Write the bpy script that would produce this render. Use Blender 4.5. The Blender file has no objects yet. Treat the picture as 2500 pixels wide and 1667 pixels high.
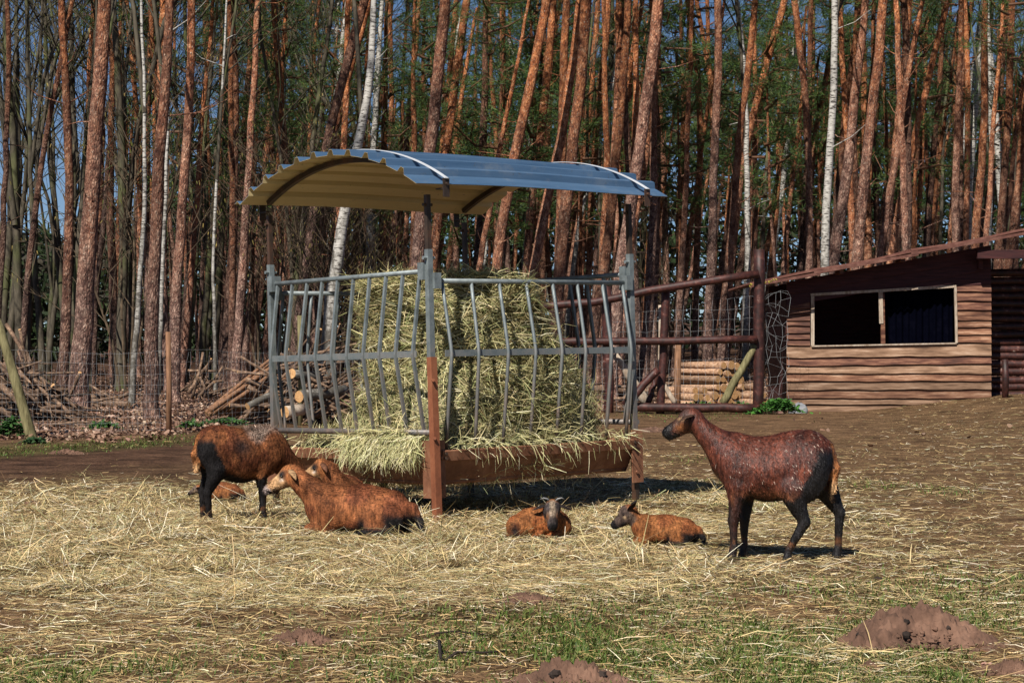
import bpy, math, random
import numpy as np
from mathutils import Vector, Matrix

# ------------------------------------------------------------------ camera, sky, sun, exposure
S = bpy.context.scene
COL = S.collection
F, HOR, CZ = 4843.0, 875.0, 1.13          # focal length / horizon row in the 2500 px photograph, eye height
cam_d = bpy.data.cameras.new("camera")
cam_d.sensor_width = 36.0
cam_d.lens = 36.0 * F / 2500.0
cam_d.shift_y = (HOR - 833.5) / 2500.0
cam_d.clip_start = 0.1
cam_d.clip_end = 2000.0
cam = bpy.data.objects.new("camera", cam_d)
COL.objects.link(cam)
cam.location = (0, 0, CZ)
cam.rotation_euler = (math.pi / 2, 0, 0)
S.camera = cam

SUN_EL, SUN_AZ = math.radians(45), math.radians(23)   # sun stands behind the camera, to its left
W = bpy.data.worlds.new("World")
S.world = W
W.use_nodes = True
wn = W.node_tree
sky = wn.nodes.new("ShaderNodeTexSky")
sky.sky_type = 'NISHITA'
sky.sun_disc = False
sky.sun_elevation = SUN_EL
sky.sun_rotation = math.pi + SUN_AZ
sky.air_density = 0.6
sky.dust_density = 0.05
sky.ozone_density = 4.0
wn.nodes["Background"].inputs[1].default_value = 0.052
wn.links.new(sky.outputs[0], wn.nodes["Background"].inputs[0])
sl = bpy.data.lights.new("sun", 'SUN')
sl.energy = 5.0
sl.angle = math.radians(0.5)
sl.color = (1.0, 0.94, 0.85)
sun = bpy.data.objects.new("sun", sl)
COL.objects.link(sun)
sv = Vector((math.sin(SUN_AZ) * math.cos(SUN_EL), math.cos(SUN_AZ) * math.cos(SUN_EL), -math.sin(SUN_EL)))
sun.rotation_euler = sv.to_track_quat('-Z', 'Y').to_euler()
sun.location = (-10, -20, 30)
S.view_settings.view_transform = 'Standard'
S.view_settings.look = 'None'
S.view_settings.exposure = 0.42
S.view_settings.gamma = 1.0
S.view_settings.use_curve_mapping = False
S.render.engine = 'CYCLES'
S.cycles.max_bounces = 6
S.cycles.diffuse_bounces = 3
S.cycles.use_denoising = True

rng = np.random.default_rng(7)
random.seed(7)

# ------------------------------------------------------------------ helpers
def px2x(px, Y): return (px - 1250.0) * Y / F
def py2z(py, Y): return CZ + (HOR - py) * Y / F
def P(px, py, Y): return np.array([px2x(px, Y), Y, py2z(py, Y)])

def _hash(ix, iy, seed):
    h = (ix.astype(np.int64) * 374761393 + iy.astype(np.int64) * 668265263 + seed * 982451653) & 0xffffffff
    h = ((h ^ (h >> 13)) * 1274126177) & 0xffffffff
    return ((h ^ (h >> 16)) & 0xffff) / 65535.0
def vnoise(x, y, seed=0):
    x = np.asarray(x, float); y = np.asarray(y, float)
    ix, iy = np.floor(x), np.floor(y)
    fx, fy = x - ix, y - iy
    fx = fx * fx * (3 - 2 * fx); fy = fy * fy * (3 - 2 * fy)
    a, b = _hash(ix, iy, seed), _hash(ix + 1, iy, seed)
    c, d = _hash(ix, iy + 1, seed), _hash(ix + 1, iy + 1, seed)
    return (a * (1 - fx) + b * fx) * (1 - fy) + (c * (1 - fx) + d * fx) * fy
def fbm(x, y, seed=0, o=4):
    r = 0; a = .5; t = 0
    for i in range(o):
        r = r + a * vnoise(x * 2 ** i, y * 2 ** i, seed + i); t += a; a *= .5
    return r / t
def sstep(a, b, x):
    t = np.clip((np.asarray(x, float) - a) / (b - a), 0, 1)
    return t * t * (3 - 2 * t)
def bump2(x, y, cx, cy, rx, ry):
    return np.exp(-(((x - cx) / rx) ** 2 + ((y - cy) / ry) ** 2))

HAYS = [(-1.3, 13.9, 1.6, 1.4, .02), (.3, 12.7, 2.2, 1.0, .02), (1.15, 14.9, .5, .35, .06), (-2.6, 12.0, 1.6, 1.2, .02),
        (1.35, 12.2, .25, .2, .05), (-2.35, 10.9, .25, .2, .04), (-.5, 11.2, .25, .15, .035)]
def G(x, y):
    """height of the ground"""
    x = np.asarray(x, float); y = np.asarray(y, float)
    near = np.exp(-np.maximum(y - 6, 0) / 40.0)
    z = (fbm(x * .9, y * .9, 3, 3) - .5) * .05 * near + (fbm(x * 5, y * 5, 9, 2) - .5) * .018 * near
    z = z + (fbm(x * .25, y * .12, 21, 3) - .5) * .10
    for cx, cy, rx, ry, h in HAYS:
        z = z + h * bump2(x, y, cx, cy, rx, ry)
    k = sstep(-2, 8, x)
    z = z + np.maximum(y - 43, 0) * (.011 + .011 * k) * sstep(43, 52, y)
    z = z + .34 * sstep(6.6, 11, x) * bump2(0, y, 0, 42.0, 1, 7.5)
    return z
def g(x, y): return float(G(np.array([x]), np.array([y]))[0])
def ground_at(px, py):
    Y = F * CZ / (py - HOR)
    for _ in range(12): Y = F * (CZ - g((px - 1250) * Y / F, Y)) / (py - HOR)
    return (px - 1250) * Y / F, Y

def link(o, parent=None):
    COL.objects.link(o)
    if parent is not None: o.parent = parent
    return o
def tag(o, label=None, cat=None, group=None, kind=None):
    if label: o["label"] = label
    if cat: o["category"] = cat
    if group: o["group"] = group
    if kind: o["kind"] = kind
    return o
def thing(name, label, cat, loc=(0, 0, 0), rz=0.0, group=None):
    o = bpy.data.objects.new(name, None)
    o.empty_display_size = .2
    link(o)
    o.location = loc; o.rotation_euler = (0, 0, rz)
    return tag(o, label, cat, group)
def big_mesh(name, V, Q=None, T=None, col=None, smooth=False):
    """mesh from numpy arrays: quads Q (n,4) and triangles T (n,3)"""
    me = bpy.data.meshes.new(name)
    V = np.asarray(V, np.float32)
    parts = []; tot = []
    if Q is not None and len(Q): parts.append(np.asarray(Q, np.int32).ravel()); tot.append(np.full(len(Q), 4, np.int32))
    if T is not None and len(T): parts.append(np.asarray(T, np.int32).ravel()); tot.append(np.full(len(T), 3, np.int32))
    li = np.concatenate(parts); lt = np.concatenate(tot)
    ls = np.concatenate([[0], np.cumsum(lt)[:-1]]).astype(np.int32)
    me.vertices.add(len(V)); me.vertices.foreach_set("co", V.ravel())
    me.loops.add(len(li)); me.loops.foreach_set("vertex_index", li)
    me.polygons.add(len(lt)); me.polygons.foreach_set("loop_start", ls); me.polygons.foreach_set("loop_total", lt)
    if smooth: me.polygons.foreach_set("use_smooth", np.ones(len(lt), bool))
    if col is not None:
        a = me.attributes.new("Col", 'FLOAT_COLOR', 'POINT')
        c = np.ones((len(V), 4), np.float32); c[:, :3] = col
        a.data.foreach_set("color", c.ravel())
    me.update(calc_edges=True)
    me.validate()
    return me
def mobj(name, me, mats, parent=None, loc=None):
    for m in (mats if isinstance(mats, (list, tuple)) else [mats]):
        me.materials.append(m)
    o = bpy.data.objects.new(name, me)
    link(o, parent)
    if loc is not None: o.location = loc
    return o

class MB:
    """collects simple shapes into one mesh"""
    def __init__(s): s.v = []; s.f = []; s.m = []; s.n = 0; s.c = []
    def add(s, V, Fs, mi=0, c=(1, 1, 1)):
        V = [tuple(map(float, p)) for p in V]
        s.v += V; s.f += [tuple(i + s.n for i in f) for f in Fs]; s.m += [mi] * len(Fs); s.c += [c] * len(V); s.n += len(V)
    def box(s, c, size, R=None, mi=0):
        c = np.array(c, float); h = np.array(size, float) / 2
        V = np.array([[sx, sy, sz] for sx in (-1, 1) for sy in (-1, 1) for sz in (-1, 1)]) * h
        if R is not None: V = V @ np.array(R).T
        s.add(V + c, [(0, 1, 3, 2), (4, 6, 7, 5), (0, 4, 5, 1), (2, 3, 7, 6), (0, 2, 6, 4), (1, 5, 7, 3)], mi)
    def tube(s, pts, rad, n=8, mi=0, cap=True, capmi=None, jit=0.0, rs=None, sq=None):
        pts = np.asarray(pts, float); k = len(pts)
        rad = np.full(k, rad) if np.isscalar(rad) else np.asarray(rad, float)
        t = np.gradient(pts, axis=0); t /= np.linalg.norm(t, axis=1)[:, None] + 1e-12
        ref = np.array([0, 0, 1.0]) if abs(t[:, 2]).mean() < .8 else np.array([0, 1.0, 0])
        u = np.cross(t, ref); u /= np.linalg.norm(u, axis=1)[:, None] + 1e-12
        w = np.cross(t, u)
        a = np.arange(n) * 2 * np.pi / n + (np.pi / n if n == 4 else 0)
        ca, sa = np.cos(a), np.sin(a)
        rr = rad[:, None] * np.ones(n)[None]
        if jit: rr = rr * (1 + jit * (rs.random((k, n)) - .5) * 2)
        V = pts[:, None] + u[:, None] * (rr * ca)[..., None] + w[:, None] * (rr * sa)[..., None]
        Fs = [(i * n + j, i * n + (j + 1) % n, (i + 1) * n + (j + 1) % n, (i + 1) * n + j) for i in range(k - 1) for j in range(n)]
        s.add(V.reshape(-1, 3), Fs, mi)
        if cap:
            cm = mi if capmi is None else capmi
            b = s.n - k * n
            s.f += [tuple(b + j for j in range(n))[::-1], tuple(b + (k - 1) * n + j for j in range(n))]; s.m += [cm, cm]
    def mesh(s, name, smooth=False, col=False):
        me = bpy.data.meshes.new(name)
        me.from_pydata(s.v, [], s.f)
        me.polygons.foreach_set("material_index", s.m)
        if smooth: me.polygons.foreach_set("use_smooth", [len(f) <= 4 for f in s.f])
        if col:
            a = me.attributes.new("Col", 'FLOAT_COLOR', 'POINT')
            a.data.foreach_set("color", np.hstack([np.array(s.c, np.float32), np.ones((s.n, 1), np.float32)]).ravel())
        me.update()
        return me
    def obj(s, name, mats, parent=None, smooth=False, loc=None, col=False):
        return mobj(name, s.mesh(name, smooth, col), mats, parent, loc)

def rot_to(d, up=(0, 0, 1)):
    d = np.array(d, float); d /= np.linalg.norm(d)
    u = np.cross(up, d); u /= np.linalg.norm(u); w = np.cross(d, u)
    return np.stack([d, u, w], 1)

def norm(a): return a / (np.linalg.norm(a, axis=-1, keepdims=True) + 1e-9)
def blades(Pn, D, N, L, Wd, bend, col):
    """bent strips: base P, direction D, normal N, length L, width Wd, bow 'bend' along N"""
    n = len(Pn)
    D = norm(D); side = norm(np.cross(D, N)); N = norm(np.cross(side, D))
    L = L[:, None]; Wd = Wd[:, None]; bend = bend[:, None]
    mid = Pn + D * L * .5 + N * bend * L
    tip = Pn + D * L
    V = np.empty((n, 6, 3))
    V[:, 0] = Pn - side * Wd * .5; V[:, 1] = Pn + side * Wd * .5
    V[:, 2] = mid - side * Wd * .5; V[:, 3] = mid + side * Wd * .5
    V[:, 4] = tip - side * Wd * .22; V[:, 5] = tip + side * Wd * .22
    b = (np.arange(n) * 6)[:, None]
    Q = np.concatenate([b + np.array([[0, 1, 3, 2]]), b + np.array([[2, 3, 5, 4]])])
    return V.reshape(-1, 3), Q, np.repeat(col, 6, 0)
def pick_cols(n, pal, w, r, jit=.18):
    pal = np.array(pal, float)
    c = pal[r.choice(len(pal), n, p=np.array(w) / np.sum(w))]
    return np.clip(c * (1 + (r.random((n, 1)) - .5) * 2 * jit) * (1 + (r.random((n, 3)) - .5) * .1), 0.002, 1)

# ------------------------------------------------------------------ materials
class NT:
    def __init__(s, name, rough=.8, spec=.3):
        s.m = bpy.data.materials.new(name); s.m.use_nodes = True
        s.t = s.m.node_tree; s.b = s.t.nodes["Principled BSDF"]
        s.b.inputs["Roughness"].default_value = rough
        s.b.inputs["Specular IOR Level"].default_value = spec
    def n(s, kind, **kw):
        x = s.t.nodes.new(kind)
        for k, v in kw.items(): setattr(x, k, v)
        return x
    def l(s, a, b): s.t.links.new(a, b)
    def coord(s, scale=(1, 1, 1), src="Object"):
        tc = s.n("ShaderNodeTexCoord"); mp = s.n("ShaderNodeMapping")
        s.l(tc.outputs[src], mp.inputs[0]); mp.inputs["Scale"].default_value = scale
        return mp.outputs[0]
    def noise(s, vec, scale, detail=4, rough=.6):
        x = s.n("ShaderNodeTexNoise"); s.l(vec, x.inputs["Vector"])
        x.inputs["Scale"].default_value = scale; x.inputs["Detail"].default_value = detail; x.inputs["Roughness"].default_value = rough
        return x.outputs["Fac"]
    def voro(s, vec, scale, feature='DISTANCE_TO_EDGE'):
        x = s.n("ShaderNodeTexVoronoi", feature=feature); s.l(vec, x.inputs["Vector"]); x.inputs["Scale"].default_value = scale
        return x.outputs["Distance"]
    def ramp(s, fac, stops):
        x = s.n("ShaderNodeValToRGB"); s.l(fac, x.inputs[0])
        e = x.color_ramp.elements
        while len(e) < len(stops): e.new(.5)
        for i, (p, c) in enumerate(stops):
            e[i].position = p; e[i].color = (*c, 1) if len(c) == 3 else c
        return x.outputs[0]
    def mix(s, fac, a, b, mode='MIX'):
        x = s.n("ShaderNodeMix", data_type='RGBA', blend_type=mode)
        for sock, v in ((x.inputs[0], fac), (x.inputs[6], a), (x.inputs[7], b)):
            if hasattr(v, 'node'): s.l(v, sock)
            elif isinstance(v, (int, float)): sock.default_value = v
            else: sock.default_value = (*v, 1)
        return x.outputs[2]
    def math(s, op, a, b=0.0, clamp=False):
        x = s.n("ShaderNodeMath", operation=op, use_clamp=clamp)
        for sock, v in ((x.inputs[0], a), (x.inputs[1], b)):
            if hasattr(v, 'node'): s.l(v, sock)
            else: sock.default_value = v
        return x.outputs[0]
    def attr(s, name="Col"):
        x = s.n("ShaderNodeAttribute", attribute_name=name); return x.outputs["Color"]
    def rand(s): return s.n("ShaderNodeObjectInfo").outputs["Random"]
    def base(s, c):
        if hasattr(c, 'node'): s.l(c, s.b.inputs["Base Color"])
        else: s.b.inputs["Base Color"].default_value = (*c, 1)
    def bump(s, h, strength=.4, dist=.02):
        x = s.n("ShaderNodeBump"); s.l(h, x.inputs["Height"]); x.inputs["Strength"].default_value = strength; x.inputs["Distance"].default_value = dist
        s.l(x.outputs[0], s.b.inputs["Normal"])

def mat_attr(name, rough=.75, spec=.25, trans=0.0):
    k = NT(name, rough, spec); k.base(k.attr())
    if trans:
        tr = k.n("ShaderNodeBsdfTranslucent"); k.l(k.attr(), tr.inputs[0])
        mx = k.n("ShaderNodeMixShader"); mx.inputs[0].default_value = trans
        out = k.t.nodes["Material Output"]
        k.l(k.b.outputs[0], mx.inputs[1]); k.l(tr.outputs[0], mx.inputs[2]); k.l(mx.outputs[0], out.inputs[0])
    return k.m
M = {}
M['straw'] = mat_attr('straw', .55, .35, .12)
M['grass'] = mat_attr('grass', .6, .3, .25)
M['leaf'] = mat_attr('dead leaf', .65, .3, .08)
M['needle'] = mat_attr('pine needles', .6, .3, .3)
def fur_mat(name, rough, spec, amt):
    k = NT(name, rough, spec)
    n = k.noise(k.coord((60, 60, 17)), 1.0, 3, .7); b = k.noise(k.coord((9, 9, 6)), 1.0, 4, .7)
    c = k.mix(1.0, k.attr(), k.ramp(n, [(.32, (amt, amt, amt)), (.66, (1.75, 1.7, 1.65))]), 'MULTIPLY')
    c = k.mix(1.0, c, k.ramp(b, [(.36, (.42, .38, .36)), (.62, (1.2, 1.2, 1.2))]), 'MULTIPLY')
    k.base(c); k.bump(n, .7, .012); return k.m
M['fur'] = fur_mat('fur', .75, .16, .42); M['gloss'] = fur_mat('sleek fur', .5, .3, .35)

def pine_bark():
    k = NT('pine bark', .85, .25)
    o = k.coord((1, 1, .6)); o2 = k.coord((1, 1, .42))
    n1 = k.noise(o, 9, 6, .75); cell = k.voro(o2, 20)
    tc = k.n("ShaderNodeTexCoord"); sp = k.n("ShaderNodeSeparateXYZ"); k.l(tc.outputs["Object"], sp.inputs[0])
    rnd = k.rand()
    big = k.noise(k.coord((1, 1, .3)), 2.2, 3)
    hz = k.math('ADD', k.math('MULTIPLY', sp.outputs[2], .10), k.math('MULTIPLY', big, .9))
    hz = k.math('ADD', hz, k.math('MULTIPLY', rnd, .75))
    hz = k.math('SUBTRACT', hz, .95, True)
    low = k.ramp(n1, [(.30, (.028, .017, .016)), (.46, (.17, .095, .076)), (.57, (.36, .23, .18)), (.70, (.62, .46, .37))])
    up = k.ramp(n1, [(.30, (.045, .014, .008)), (.45, (.27, .085, .032)), (.57, (.50, .20, .08)), (.70, (.74, .44, .26))])
    c = k.mix(hz, low, up)
    crack = k.ramp(cell, [(.0, (.34, .30, .29)), (.11, (1, 1, 1))])
    c = k.mix(k.math('SUBTRACT', 1.0, k.math('MULTIPLY', hz, .75)), c, crack, 'MULTIPLY')
    blot = k.noise(k.coord((1, 1, .45)), 3.4, 4, .7)
    c = k.mix(1.0, c, k.ramp(blot, [(.34, (.40, .36, .36)), (.52, (1, 1, 1)), (.66, (1.35, 1.3, 1.25))]), 'MULTIPLY')
    fl = k.noise(k.coord((1, 1, .6)), 24, 3, .7)
    flake = k.ramp(fl, [(.60, (0, 0, 0)), (.66, (1, 1, 1))])
    c = k.mix(k.math('MULTIPLY', flake, .8), c, (.74, .55, .42))  # pale bark flakes, with their sunlit glints painted into the colour
    rv = k.math('FRACT', k.math('MULTIPLY', rnd, 7.31))
    hv = k.n("ShaderNodeHueSaturation"); k.l(c, hv.inputs["Color"]); k.l(k.math('ADD', k.math('MULTIPLY', rv, .70), .45), hv.inputs["Value"]); c = hv.outputs[0]
    k.base(c)
    k.bump(k.math('ADD', k.math('MULTIPLY', cell, 1.2), k.math('ADD', n1, k.math('MULTIPLY', flake, .5))), 1.0, .045)
    return k.m
M['pine'] = pine_bark()
def birch_bark():
    k = NT('birch bark', .6, .3)
    n = k.noise(k.coord((2.2, 2.2, 9)), 3.0, 4, .6)
    c = k.ramp(n, [(.0, (.04, .035, .03)), (.40, (.06, .05, .045)), (.47, (.40, .38, .34)), (.8, (.60, .57, .53))])
    tc = k.n("ShaderNodeTexCoord"); sp = k.n("ShaderNodeSeparateXYZ"); k.l(tc.outputs["Object"], sp.inputs[0])
    n2 = k.noise(k.coord((1, 1, .5)), 7, 4, .7)
    lowf = k.math('SUBTRACT', k.math('MULTIPLY', n2, 4.2), k.math('ADD', k.math('MULTIPLY', sp.outputs[2], .20), 1.0), True)
    c = k.mix(lowf, c, (.09, .08, .065))
    k.base(c); k.bump(n2, .5, .02)
    return k.m
M['birch'] = birch_bark()
def grey_bark():
    k = NT('grey bark', .85, .2)
    n = k.noise(k.coord((1, 1, .3)), 8, 5, .65); b = k.noise(k.coord((1, 1, .4)), 1.5, 2)
    c = k.ramp(n, [(.3, (.022, .019, .014)), (.7, (.125, .105, .075))])
    c = k.mix(k.ramp(b, [(.5, (0, 0, 0)), (.68, (.75, .75, .75))]), c, (.10, .12, .035))
    k.base(c); k.bump(n, .6, .02); return k.m
M['grey'] = grey_bark()
def twig_mat():
    k = NT('twig', .8, .2); n = k.noise(k.coord(), 6, 2)
    k.base(k.ramp(n, [(.3, (.030, .021, .014)), (.7, (.13, .092, .058))])); return k.m
M['twig'] = twig_mat()
M['catkin'] = mat_attr('catkin', .8, .1, .2)
def wood(name, stops, scale=(1, 1, 1), nscale=6, rough=.75, bumpd=.008, rnd=.0, spec=.25, strength=.5):
    k = NT(name, rough, spec)
    rr = k.rand()
    tc = k.n("ShaderNodeTexCoord"); ad = k.n("ShaderNodeVectorMath", operation='ADD'); cb = k.n("ShaderNodeCombineXYZ")
    for i in range(3): k.l(k.math('MULTIPLY', rr, 37.0 + 11 * i), cb.inputs[i])
    k.l(tc.outputs["Object"], ad.inputs[0]); k.l(cb.outputs[0], ad.inputs[1])
    mp = k.n("ShaderNodeMapping"); k.l(ad.outputs[0], mp.inputs[0]); mp.inputs["Scale"].default_value = scale
    v = mp.outputs[0]
    n = k.noise(v, nscale, 5, .65)
    c = k.ramp(n, stops)
    if rnd:
        hv = k.n("ShaderNodeHueSaturation"); k.l(c, hv.inputs["Color"])
        k.l(k.math('ADD', k.math('MULTIPLY', rr, rnd), 1 - rnd * .5), hv.inputs["Value"]); c = hv.outputs[0]
    k.base(c); k.bump(n, strength, bumpd)
    return k.m
M['plank'] = wood('weathered plank', [(.28, (.035, .014, .009)), (.42, (.105, .045, .025)), (.56, (.20, .100, .057)), (.72, (.40, .26, .175))], (.5, 2, 4.5), 3.2, .75, .012, .8)
M['plankred'] = wood('stained red brown plank', [(.28, (.024, .010, .007)), (.48, (.105, .040, .024)), (.72, (.31, .155, .09))], (.6, 2, 5), 3.2, .65, .01, .4)
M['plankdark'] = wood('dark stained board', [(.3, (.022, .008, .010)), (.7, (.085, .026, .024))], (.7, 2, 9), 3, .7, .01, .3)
M['plankgrey'] = wood('grey tan plank', [(.26, (.045, .025, .016)), (.44, (.16, .092, .055)), (.58, (.26, .160, .102)), (.74, (.42, .30, .215))], (.5, 2, 4.5), 3.2, .8, .012, .5)
M['palewood'] = wood('grey bare wood', [(.3, (.22, .15, .10)), (.7, (.52, .44, .35))], (3, 3, 1), 5, .8, .006)
M['redlog'] = wood('stained round timber', [(.3, (.012, .006, .005)), (.52, (.046, .014, .011)), (.64, (.090, .028, .020)), (.74, (.34, .24, .2))], (2, 2, 2), 4, .55, .008, .3, .4)
M['postwood'] = wood('weathered post wood', [(.3, (.085, .04, .02)), (.7, (.32, .17, .095))], (5, 5, .6), 5, .8, .008)
M['mosspost'] = wood('mossy post wood', [(.3, (.06, .05, .02)), (.7, (.27, .24, .12))], (4, 4, .6), 5, .85, .008)
M['stick'] = wood('stick bark', [(.3, (.035, .024, .017)), (.52, (.13, .080, .052)), (.72, (.36, .24, .155))], (3, 3, 3), 4, .8, .006, .9)
M['cut'] = wood('sawn wood end', [(.3, (.34, .17, .065)), (.7, (.62, .38, .18))], (6, 6, 6), 5, .75, .004, .3)
M['logbark'] = wood('log bark', [(.3, (.12, .065, .04)), (.52, (.34, .20, .12)), (.75, (.58, .42, .29))], (4, 4, 4), 4, .85, .012, .7)
def galv():
    k = NT('galvanised steel', .55, .5); k.b.inputs["Metallic"].default_value = .35
    n = k.noise(k.coord(), 10, 5, .7)
    tc = k.n("ShaderNodeTexCoord"); sp = k.n("ShaderNodeSeparateXYZ"); k.l(tc.outputs["Object"], sp.inputs[0])
    c = k.ramp(n, [(.3, (.11, .13, .135)), (.7, (.26, .30, .31))])
    f = k.math('SUBTRACT', k.math('ADD', k.math('MULTIPLY', n, 2.0), k.math('MULTIPLY', sp.outputs[2], -.95)), -.25, True)
    n3 = k.noise(k.coord((1, 1, .6)), 22, 4, .7)
    rust = k.ramp(n3, [(.3, (.07, .035, .022)), (.7, (.26, .16, .11))])
    k.base(k.mix(k.math('MULTIPLY', f, .85), c, rust)); k.bump(n3, .25, .004); return k.m
M['galv'] = galv()
def rusty(name, a, b, c_, rough=.7, sp=.35):
    k = NT(name, rough, .35); n = k.noise(k.coord((1, 1, .7)), 7, 6, .7)
    k.base(k.ramp(n, [(.25, a), (.5, b), (.75, c_)])); k.bump(n, .3, .004); k.b.inputs["Specular IOR Level"].default_value = sp; return k.m
M['rust'] = rusty('rusty steel', (.085, .035, .018), (.20, .085, .045), (.32, .17, .10))
M['rustred'] = rusty('red rust', (.10, .032, .016), (.22, .075, .035), (.30, .12, .06))
M['darksteel'] = rusty('dark steel', (.016, .012, .010), (.045, .030, .022), (.13, .055, .03), .5)
def roofpaint(name, c, d):
    k = NT(name, .38, .5); n = k.noise(k.coord((.6, 6, 6)), 3, 5, .7); sp_ = k.noise(k.coord(), 26, 3, .7); st = k.noise(k.coord((.7, .7, .7)), 5, 5, .75)
    cc = k.mix(k.ramp(sp_, [(.66, (0, 0, 0)), (.72, (.7, .7, .7))]), k.ramp(n, [(.3, c), (.75, d)]), (.07, .055, .04))
    k.base(k.mix(k.ramp(st, [(.55, (0, 0, 0)), (.75, (.28, .28, .28))]), cc, (.30, .29, .26))); k.bump(n, .05, .004); return k.m
M['blue'] = roofpaint('blue coated sheet', (.042, .090, .165), (.085, .15, .245))
M['beige'] = roofpaint('beige coated sheet', (.58, .46, .24), (.66, .54, .30))
M['strap'] = rusty('pale steel strap', (.42, .44, .47), (.55, .57, .60), (.62, .64, .66), .4)
M['roofbrown'] = rusty('brown roof sheet', (.06, .022, .016), (.115, .045, .032), (.22, .11, .08), .6)
M['moss'] = rusty('yellow lichen', (.16, .12, .02), (.34, .27, .05), (.42, .36, .12), .9)
M['wire'] = NT('fence wire', .45, .5).m; M['wire'].node_tree.nodes["Principled BSDF"].inputs["Base Color"].default_value = (.28, .29, .30, 1)
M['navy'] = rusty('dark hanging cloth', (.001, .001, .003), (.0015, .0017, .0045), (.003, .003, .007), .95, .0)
M['soil'] = rusty('red brown soil', (.040, .022, .015), (.125, .068, .045), (.25, .142, .096), .95)
M['clod'] = rusty('dark clod', (.012, .009, .007), (.03, .02, .016), (.06, .04, .03), .95)
M['stone'] = rusty('blue grey stone', (.10, .11, .13), (.19, .20, .22), (.30, .29, .28), .8)
M['pinkstone'] = rusty('pink stone', (.22, .10, .085), (.34, .18, .15), (.42, .26, .22), .8)
M['horn'] = rusty('horn', (.08, .08, .085), (.19, .19, .19), (.30, .29, .27), .5)
k = NT('eye', .08, .6); k.base((.006, .004, .003)); M['eye'] = k.m
def ground_mat():
    k = NT('ground', .95, .1)
    o = k.coord()
    n1 = k.noise(o, 2.2, 6, .7); n2 = k.noise(o, 30, 4, .7); n3 = k.noise(k.coord((1, .35, 1)), 14, 3)
    c = k.mix(1.0, k.attr(), k.ramp(n1, [(.34, (.30, .27, .25)), (.66, (1.3, 1.26, 1.2))]), 'MULTIPLY')
    c = k.mix(1.0, c, k.ramp(n2, [(.32, (.30, .28, .27)), (.68, (1.6, 1.55, 1.48))]), 'MULTIPLY')
    k.base(c); k.bump(k.math('ADD', n2, k.math('MULTIPLY', n3, .7)), .9, .03); return k.m
M['ground'] = ground_mat()
# ------------------------------------------------------------------ ground
def zones(x, y):
    """what covers the ground at x, y (all 0..1): leaf litter, hay, grass, darker strip at the left"""
    yy = np.maximum(y, 2.0)
    px = 1250 + F * x / yy; py = HOR + F * CZ / yy
    n1 = fbm(x * .55, y * .35, 31, 4); n2 = fbm(x * 1.6, y * 1.0, 47, 4); n3 = fbm(x * 4, y * 3, 61, 3)
    edge = np.interp(px, [-400, 0, 450, 640, 1200, 1540, 1860, 1920, 2600], [1082, 1078, 1058, 1030, 1012, 1000, 998, 990, 960])
    leaf = sstep(6, -8, py - edge + (n2 - .5) * 30)
    # hay lies thick round the feeder and thins outwards
    hx = sstep(-350, 250, px) * sstep(2900, 1750, px) * .55 + .45
    hay = sstep(1125, 1205, py + (n1 - .5) * 90) * sstep(1560, 1380, py + (n1 - .5) * 190)
    hay = hay * np.where(px > 1750, .62, 1) * hx
    core = bump2(px, py, 900, 1290, 900, 110)
    hay = np.clip(hay * (.45 + .9 * n2) + core * .75, 0, 1)
    hay = np.maximum(hay, .38 * sstep(1380, 1560, px) * sstep(1035, 1090, py) * (n1 > .0) * (.5 + n2))
    hay = np.maximum(hay, sstep(1900, 2350, px) * sstep(965, 1000, py) * sstep(1130, 1060, py) * (.25 + .5 * n2))
    hay = np.maximum(hay, (.36 - .16 * sstep(800, 1600, px)) * sstep(1380, 1450, py) * (.35 + 1.1 * n2))
    hay = np.clip(hay, 0, 1) * (1 - leaf)
    gr = sstep(1400, 1620, py + (n1 - .5) * 300 + (px - 1250) * .05) * sstep(.34, .56, n2 * .6 + n1 * .4) * (.10 + 1.0 * sstep(750, 1500, px))
    gr = np.maximum(gr, .6 * sstep(1585, 1650, py) * sstep(1250, 700, px) * sstep(.40, .60, n2))
    strip = sstep(1066, 1082, py + (px * .06) - 12) * sstep(1122, 1106, py + px * .075) * sstep(560, 380, px)
    gr = np.maximum(gr, strip * (.5 + .6 * n2))
    gr = np.maximum(gr, .35 * sstep(1560, 1700, px) * sstep(.55, .75, n1) * sstep(1060, 1150, py))
    gr = np.maximum(gr, .45 * bump2(px, py, 1680, 1012, 160, 12))
    gr = np.clip(gr, 0, 1) * (1 - leaf)
    dark = sstep(1104, 1116, py + px * .075) * sstep(1235, 1150, py + (n1 - .5) * 60) * sstep(640, 420, px)  # strip of darker ground colour at the left
    return leaf, hay, gr, np.clip(dark, 0, 1), n3

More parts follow.
